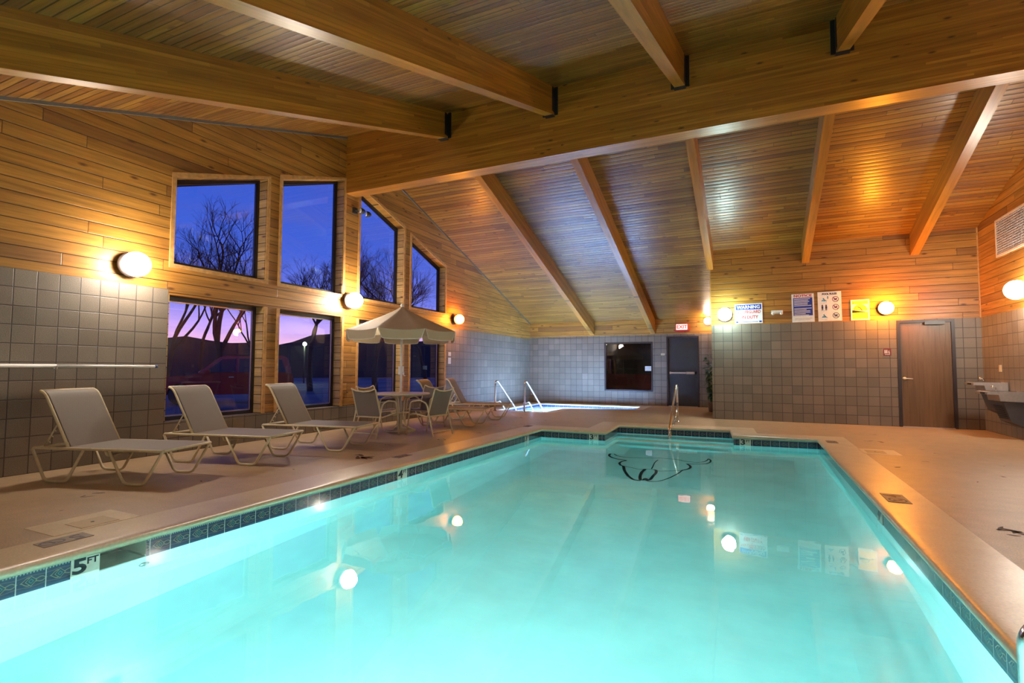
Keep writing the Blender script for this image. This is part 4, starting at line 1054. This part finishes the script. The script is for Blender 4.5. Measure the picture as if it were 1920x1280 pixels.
def tree(x, y, h, seed, label, lean=(0, 0), th=.22, lv=7, first=.22, spread=42):
    rs = random.Random(seed); bm = B()
    def grow(p, d, ln, r, k_):
        pts = [p]; q = p; dd = d.copy(); n = 4 if k_ > 2 else 3
        for i in range(n):
            dd = (dd+Vector((rs.uniform(-.16, .16), rs.uniform(-.16, .16), rs.uniform(-.03, .12)))).normalized(); q = q+dd*ln/n; pts.append(q)
        r2 = r*(.66 if k_ > 0 else .4); tube(bm, pts, [r+(r2-r)*i/n for i in range(n+1)], 7 if k_ > 3 else (5 if k_ > 1 else 3), cap=False)
        if k_ == 0: return
        m = rs.choice((2, 3, 3)) if k_ > 1 else 4
        for j in range(m):
            ax = dd.orthogonal().normalized(); ax.rotate(Matrix.Rotation(rs.uniform(0, 6.28), 3, dd)); nd = dd.copy(); nd.rotate(Matrix.Rotation(R(rs.uniform(spread*.45, spread*1.2)), 3, ax)); nd.z += .12; nd.normalize()
            s = rs.uniform(.62, .84); st = pts[-1] if j < 2 else pts[-2]
            grow(st, nd, ln*s, r2*rs.uniform(.75, 1.), k_-1)
        if k_ in (3, 4) :
            ax = dd.orthogonal().normalized(); ax.rotate(Matrix.Rotation(rs.uniform(0, 6.28), 3, dd)); nd = dd.copy(); nd.rotate(Matrix.Rotation(R(spread*1.5), 3, ax)); grow(pts[2], nd, ln*.6, r2*.6, k_-2)
    d = Vector((lean[0], lean[1], 1)).normalized(); grow(Vector((0, 0, 0)), d, h*first*1.3, th, lv)
    o = link('bare_tree', bm, M['bark']); o.location = (x, y, -.22); tag(o, label, 'tree', 'bare trees outside'); return o
M['bark'] = plain('bark', (.035, .022, .02), .9)
def at(px, D): # position at forward depth D along pixel column px
    f = 962.8; X = (px-960)/f*D; cy, sy = math.cos(.43695), math.sin(.43695); return (X*cy-sy*D, X*sy+cy*D)
tree(*at(415, 27), 10.5, 21, 'bare tree with thick trunk seen through the first window above the red car', th=.21, first=.20)
tree(*at(310, 33), 12.5, 33, 'bare tree leaning right at the left edge of the first window', (.05, .12), th=.19, first=.20)
tree(*at(583, 30), 10.5, 41, 'bare tree centred in the second tall window', th=.18, first=.20)
tree(*at(705, 30), 11.0, 57, 'bare tree seen in the slanted window right of the ridge post', th=.18, first=.20)
tree(*at(800, 26), 9.0, 63, 'bare tree seen in the smallest rightmost slanted window', th=.11, first=.20)
tree(*at(380, 38), 12.5, 88, 'bare tree behind the thick-trunked one in the first window', th=.17, first=.20)
tree(*at(640, 40), 12.5, 91, 'distant bare tree behind the ridge post', th=.17, first=.20)
tree(*at(745, 38), 11.5, 95, 'distant bare tree between the two slanted windows', th=.17, first=.20)
tree(*at(470, 36), 10.0, 77, 'distant bare tree between the first two windows', th=.12, first=.20)

# car
cx, cy_ = at(418, 19.0)
car = empty('parked_suv', (cx, cy_, -.22), 0, 'dark red SUV parked outside the first lower window, facing left', 'car')
car.rotation_euler = (0, 0, .43695+R(24)); # local x = image right, local y = away
CR = NT('car_paint'); c_, x_, y_, z_ = CR.obj(); CRm = CR.bsdf(CR.mix(CR.noise(c_, 2.), (.30, .006, .008), (.36, .008, .012)), .35, coat=.35, coatr=.1)
def extr(prof, y0, y1, inset=0., zi=None):
    bm = B(); 
    a = [bm.verts.new((x, y0+(inset if z > (zi or 9) else 0), z)) for x, z in prof]; b = [bm.verts.new((x, y1-(inset if z > (zi or 9) else 0), z)) for x, z in prof]; n = len(prof)
    bm.faces.new(a); bm.faces.new(b[::-1])
    for i in range(n): bm.faces.new((a[i], b[i], b[(i+1) % n], a[(i+1) % n]))
    return fixn(bm)
def arch(cx_, r=.40, z=.36): return [(cx_+r*math.cos(a), z+r*math.sin(a)) for a in [math.pi*(1-i/8) for i in range(9)]]
body = [(-2.05, .40), (-2.10, .62), (-2.06, .86), (-1.95, .98), (-1.0, 1.08), (-.72, 1.14), (2.35, 1.14), (2.42, 1.0), (2.45, .5), (2.38, .34)] + [(1.95, .34)] + arch(1.50)[::-1] + [(-.95+.0, .34)] + arch(-1.32)[::-1] + [(-1.85, .34)]
bm = extr(body, 0., 1.85); bmesh.ops.bevel(bm, geom=[e for e in bm.edges], offset=.03, segments=2, affect='EDGES', clamp_overlap=True)
link('body', bm, CRm, car, smooth=False)
cab = [(-.80, 1.13), (-.12, 1.72), (.10, 1.80), (2.05, 1.80), (2.22, 1.74), (2.36, 1.13)]
bm = extr(cab, .06, 1.79, .12, 1.3); bmesh.ops.bevel(bm, geom=[e for e in bm.edges], offset=.03, segments=2, affect='EDGES', clamp_overlap=True); cb = link('cabin', bm, CRm, car)
for nm, q in (('front_side_window', [(-.58, 1.17), (.0, 1.66), (.42, 1.68), (.42, 1.17)]), ('rear_side_window', [(.54, 1.17), (.54, 1.68), (1.30, 1.69), (1.30, 1.17)]), ('cargo_window', [(1.42, 1.17), (1.42, 1.69), (2.0, 1.68), (2.16, 1.17)])):
    for y0, y1, s in ((.055, .175, -1), (1.795, 1.675, 1)):
        bm = B(); a = [bm.verts.new((x, y0+(y1-y0)*(z-1.17)/.52+s*.012, z)) for x, z in q]; bm.faces.new(a); link(nm, bm, plain('car_window', (.01, .01, .015), .05), cb)
bm = B(); bm.faces.new([bm.verts.new(p) for p in ((-.80, .16, 1.17), (-.80, 1.69, 1.17), (-.21, 1.60, 1.68), (-.21, .25, 1.68))]); link('windscreen', bm, plain('car_window2', (.01, .01, .015), .05), cb)
for x in (-1.32, 1.50):
    for y in (.10, 1.75):
        bm = B(); lathe(bm, [(.15, -.11), (.33, -.11), (.36, -.08), (.36, .08), (.33, .11), (.15, .11)], (x, y, .36), 28, axis='y'); wl = link('wheel', fixn(bm), M['black'], car)
        bm = B(); lathe(bm, [(.001, -.09), (.2, -.10), (.2, .10), (.001, .09)], (x, y, .36), 16, axis='y'); link('hub_cap', fixn(bm), M['chrome_dull'], wl)
bm = B(); box(bm, -2.11, -1.95, .05, .42, .72, .86); box(bm, -2.11, -1.95, 1.43, 1.80, .72, .86); link('headlight', bm, M['white'], car)
bm = B(); box(bm, -.55, -.38, -.16, -.0, 1.12, 1.26); link('door_mirror', bm, CRm, car)
bm = B(); box(bm, .22, .38, -.03, .0, .98, 1.01); box(bm, 1.10, 1.26, -.03, .0, .98, 1.01); link('door_handles', bm, M['chrome_dull'], car)
bm = B(); box(bm, .10, 2.0, .22, .25, 1.80, 1.84); box(bm, .10, 2.0, 1.6, 1.63, 1.80, 1.84); link('roof_rack', bm, M['black'], car)
# street lamp far outside (the star of light through the second lower window)
sx_, sy_ = at(571, 45)
sl = empty('street_lamp', (sx_, sy_, -.22), 0, 'distant lit street lamp seen through the second lower window', 'street lamp')
bm = B(); tube(bm, [(0, 0, 0), (0, 0, 3.3)], .06, 8); link('pole', bm, M['black'], sl)
bm = B(); sphere(bm, (0, 0, 3.42), .16, 12, 8); link('lamp_head', bm, emis('street_glow', (.8, 1., .55), 60.), sl)

# ------------------------------------------------------------------ dusk sky
wd = bpy.data.worlds.new('dusk'); S.world = wd; wd.use_nodes = True; nt = wd.node_tree; nt.nodes.clear()
wo = nt.nodes.new('ShaderNodeOutputWorld'); bg = nt.nodes.new('ShaderNodeBackground'); tc = nt.nodes.new('ShaderNodeTexCoord'); sp = nt.nodes.new('ShaderNodeSeparateXYZ'); rp = nt.nodes.new('ShaderNodeValToRGB')
nz = nt.nodes.new('ShaderNodeTexNoise'); mp = nt.nodes.new('ShaderNodeMapping'); mp.inputs['Scale'].default_value = (1.5, 1.5, 9.); nz.inputs['Scale'].default_value = 2.5; nz.inputs['Detail'].default_value = 4
nt.links.new(tc.outputs['Generated'], sp.inputs[0]); nt.links.new(sp.outputs[2], rp.inputs[0]); nt.links.new(tc.outputs['Generated'], mp.inputs[0]); nt.links.new(mp.outputs[0], nz.inputs['Vector'])
cr = rp.color_ramp
stops = [(0., (.30, .10, .16)), (.03, (.95, .50, .60)), (.07, (.55, .38, .85)), (.12, (.16, .20, .74)), (.20, (.050, .115, .58)), (.40, (.018, .070, .46)), (1., (.010, .04, .25))]
while len(cr.elements) < len(stops): cr.elements.new(.5)
for e, (p, c) in zip(cr.elements, stops): e.position = p; e.color = (*c, 1)
mr = nt.nodes.new('ShaderNodeMapRange'); nt.links.new(nz.outputs[0], mr.inputs[0]); mr.inputs[1].default_value = .45; mr.inputs[2].default_value = .75; mr.inputs[3].default_value = 0.; mr.inputs[4].default_value = .55
mx = nt.nodes.new('ShaderNodeMix'); mx.data_type = 'RGBA'; mx.inputs[7].default_value = (.09, .11, .42, 1)
nt.links.new(mr.outputs[0], mx.inputs[0]); nt.links.new(rp.outputs[0], mx.inputs[6]); nt.links.new(mx.outputs[2], bg.inputs[0]); bg.inputs[1].default_value = .5; nt.links.new(bg.outputs[0], wo.inputs[0])

# ------------------------------------------------------------------ camera
cam = bpy.data.cameras.new('camera'); co = bpy.data.objects.new('camera', cam); COL.objects.link(co)
f, yw, pt, rl = 962.8, .43695, .05239, .00436
Fv = Vector((-math.sin(yw)*math.cos(pt), math.cos(yw)*math.cos(pt), math.sin(pt))); R0 = Vector((math.cos(yw), math.sin(yw), 0)); U0 = R0.cross(Fv)
Rv = math.cos(rl)*R0+math.sin(rl)*U0; Uv = -math.sin(rl)*R0+math.cos(rl)*U0
co.matrix_world = Matrix(((Rv.x, Uv.x, -Fv.x, 0), (Rv.y, Uv.y, -Fv.y, 0), (Rv.z, Uv.z, -Fv.z, 1.14), (0, 0, 0, 1)))
cam.sensor_width = 36; cam.lens = f/1920*36; cam.clip_start = .05; cam.clip_end = 500
S.camera = co
vs_ = S.view_settings; vs_.view_transform = 'Standard'; vs_.look = 'None'; vs_.exposure = 1.48; vs_.gamma = 1; vs_.use_curve_mapping = False
cy = S.cycles; cy.max_bounces = 9; cy.diffuse_bounces = 4; cy.glossy_bounces = 5; cy.transmission_bounces = 8; cy.transparent_max_bounces = 10
cy.sample_clamp_indirect = 6.; cy.use_denoising = True; cy.use_adaptive_sampling = True; cy.adaptive_threshold = .05; cy.blur_glossy = .5
bpy.context.view_layer.update()
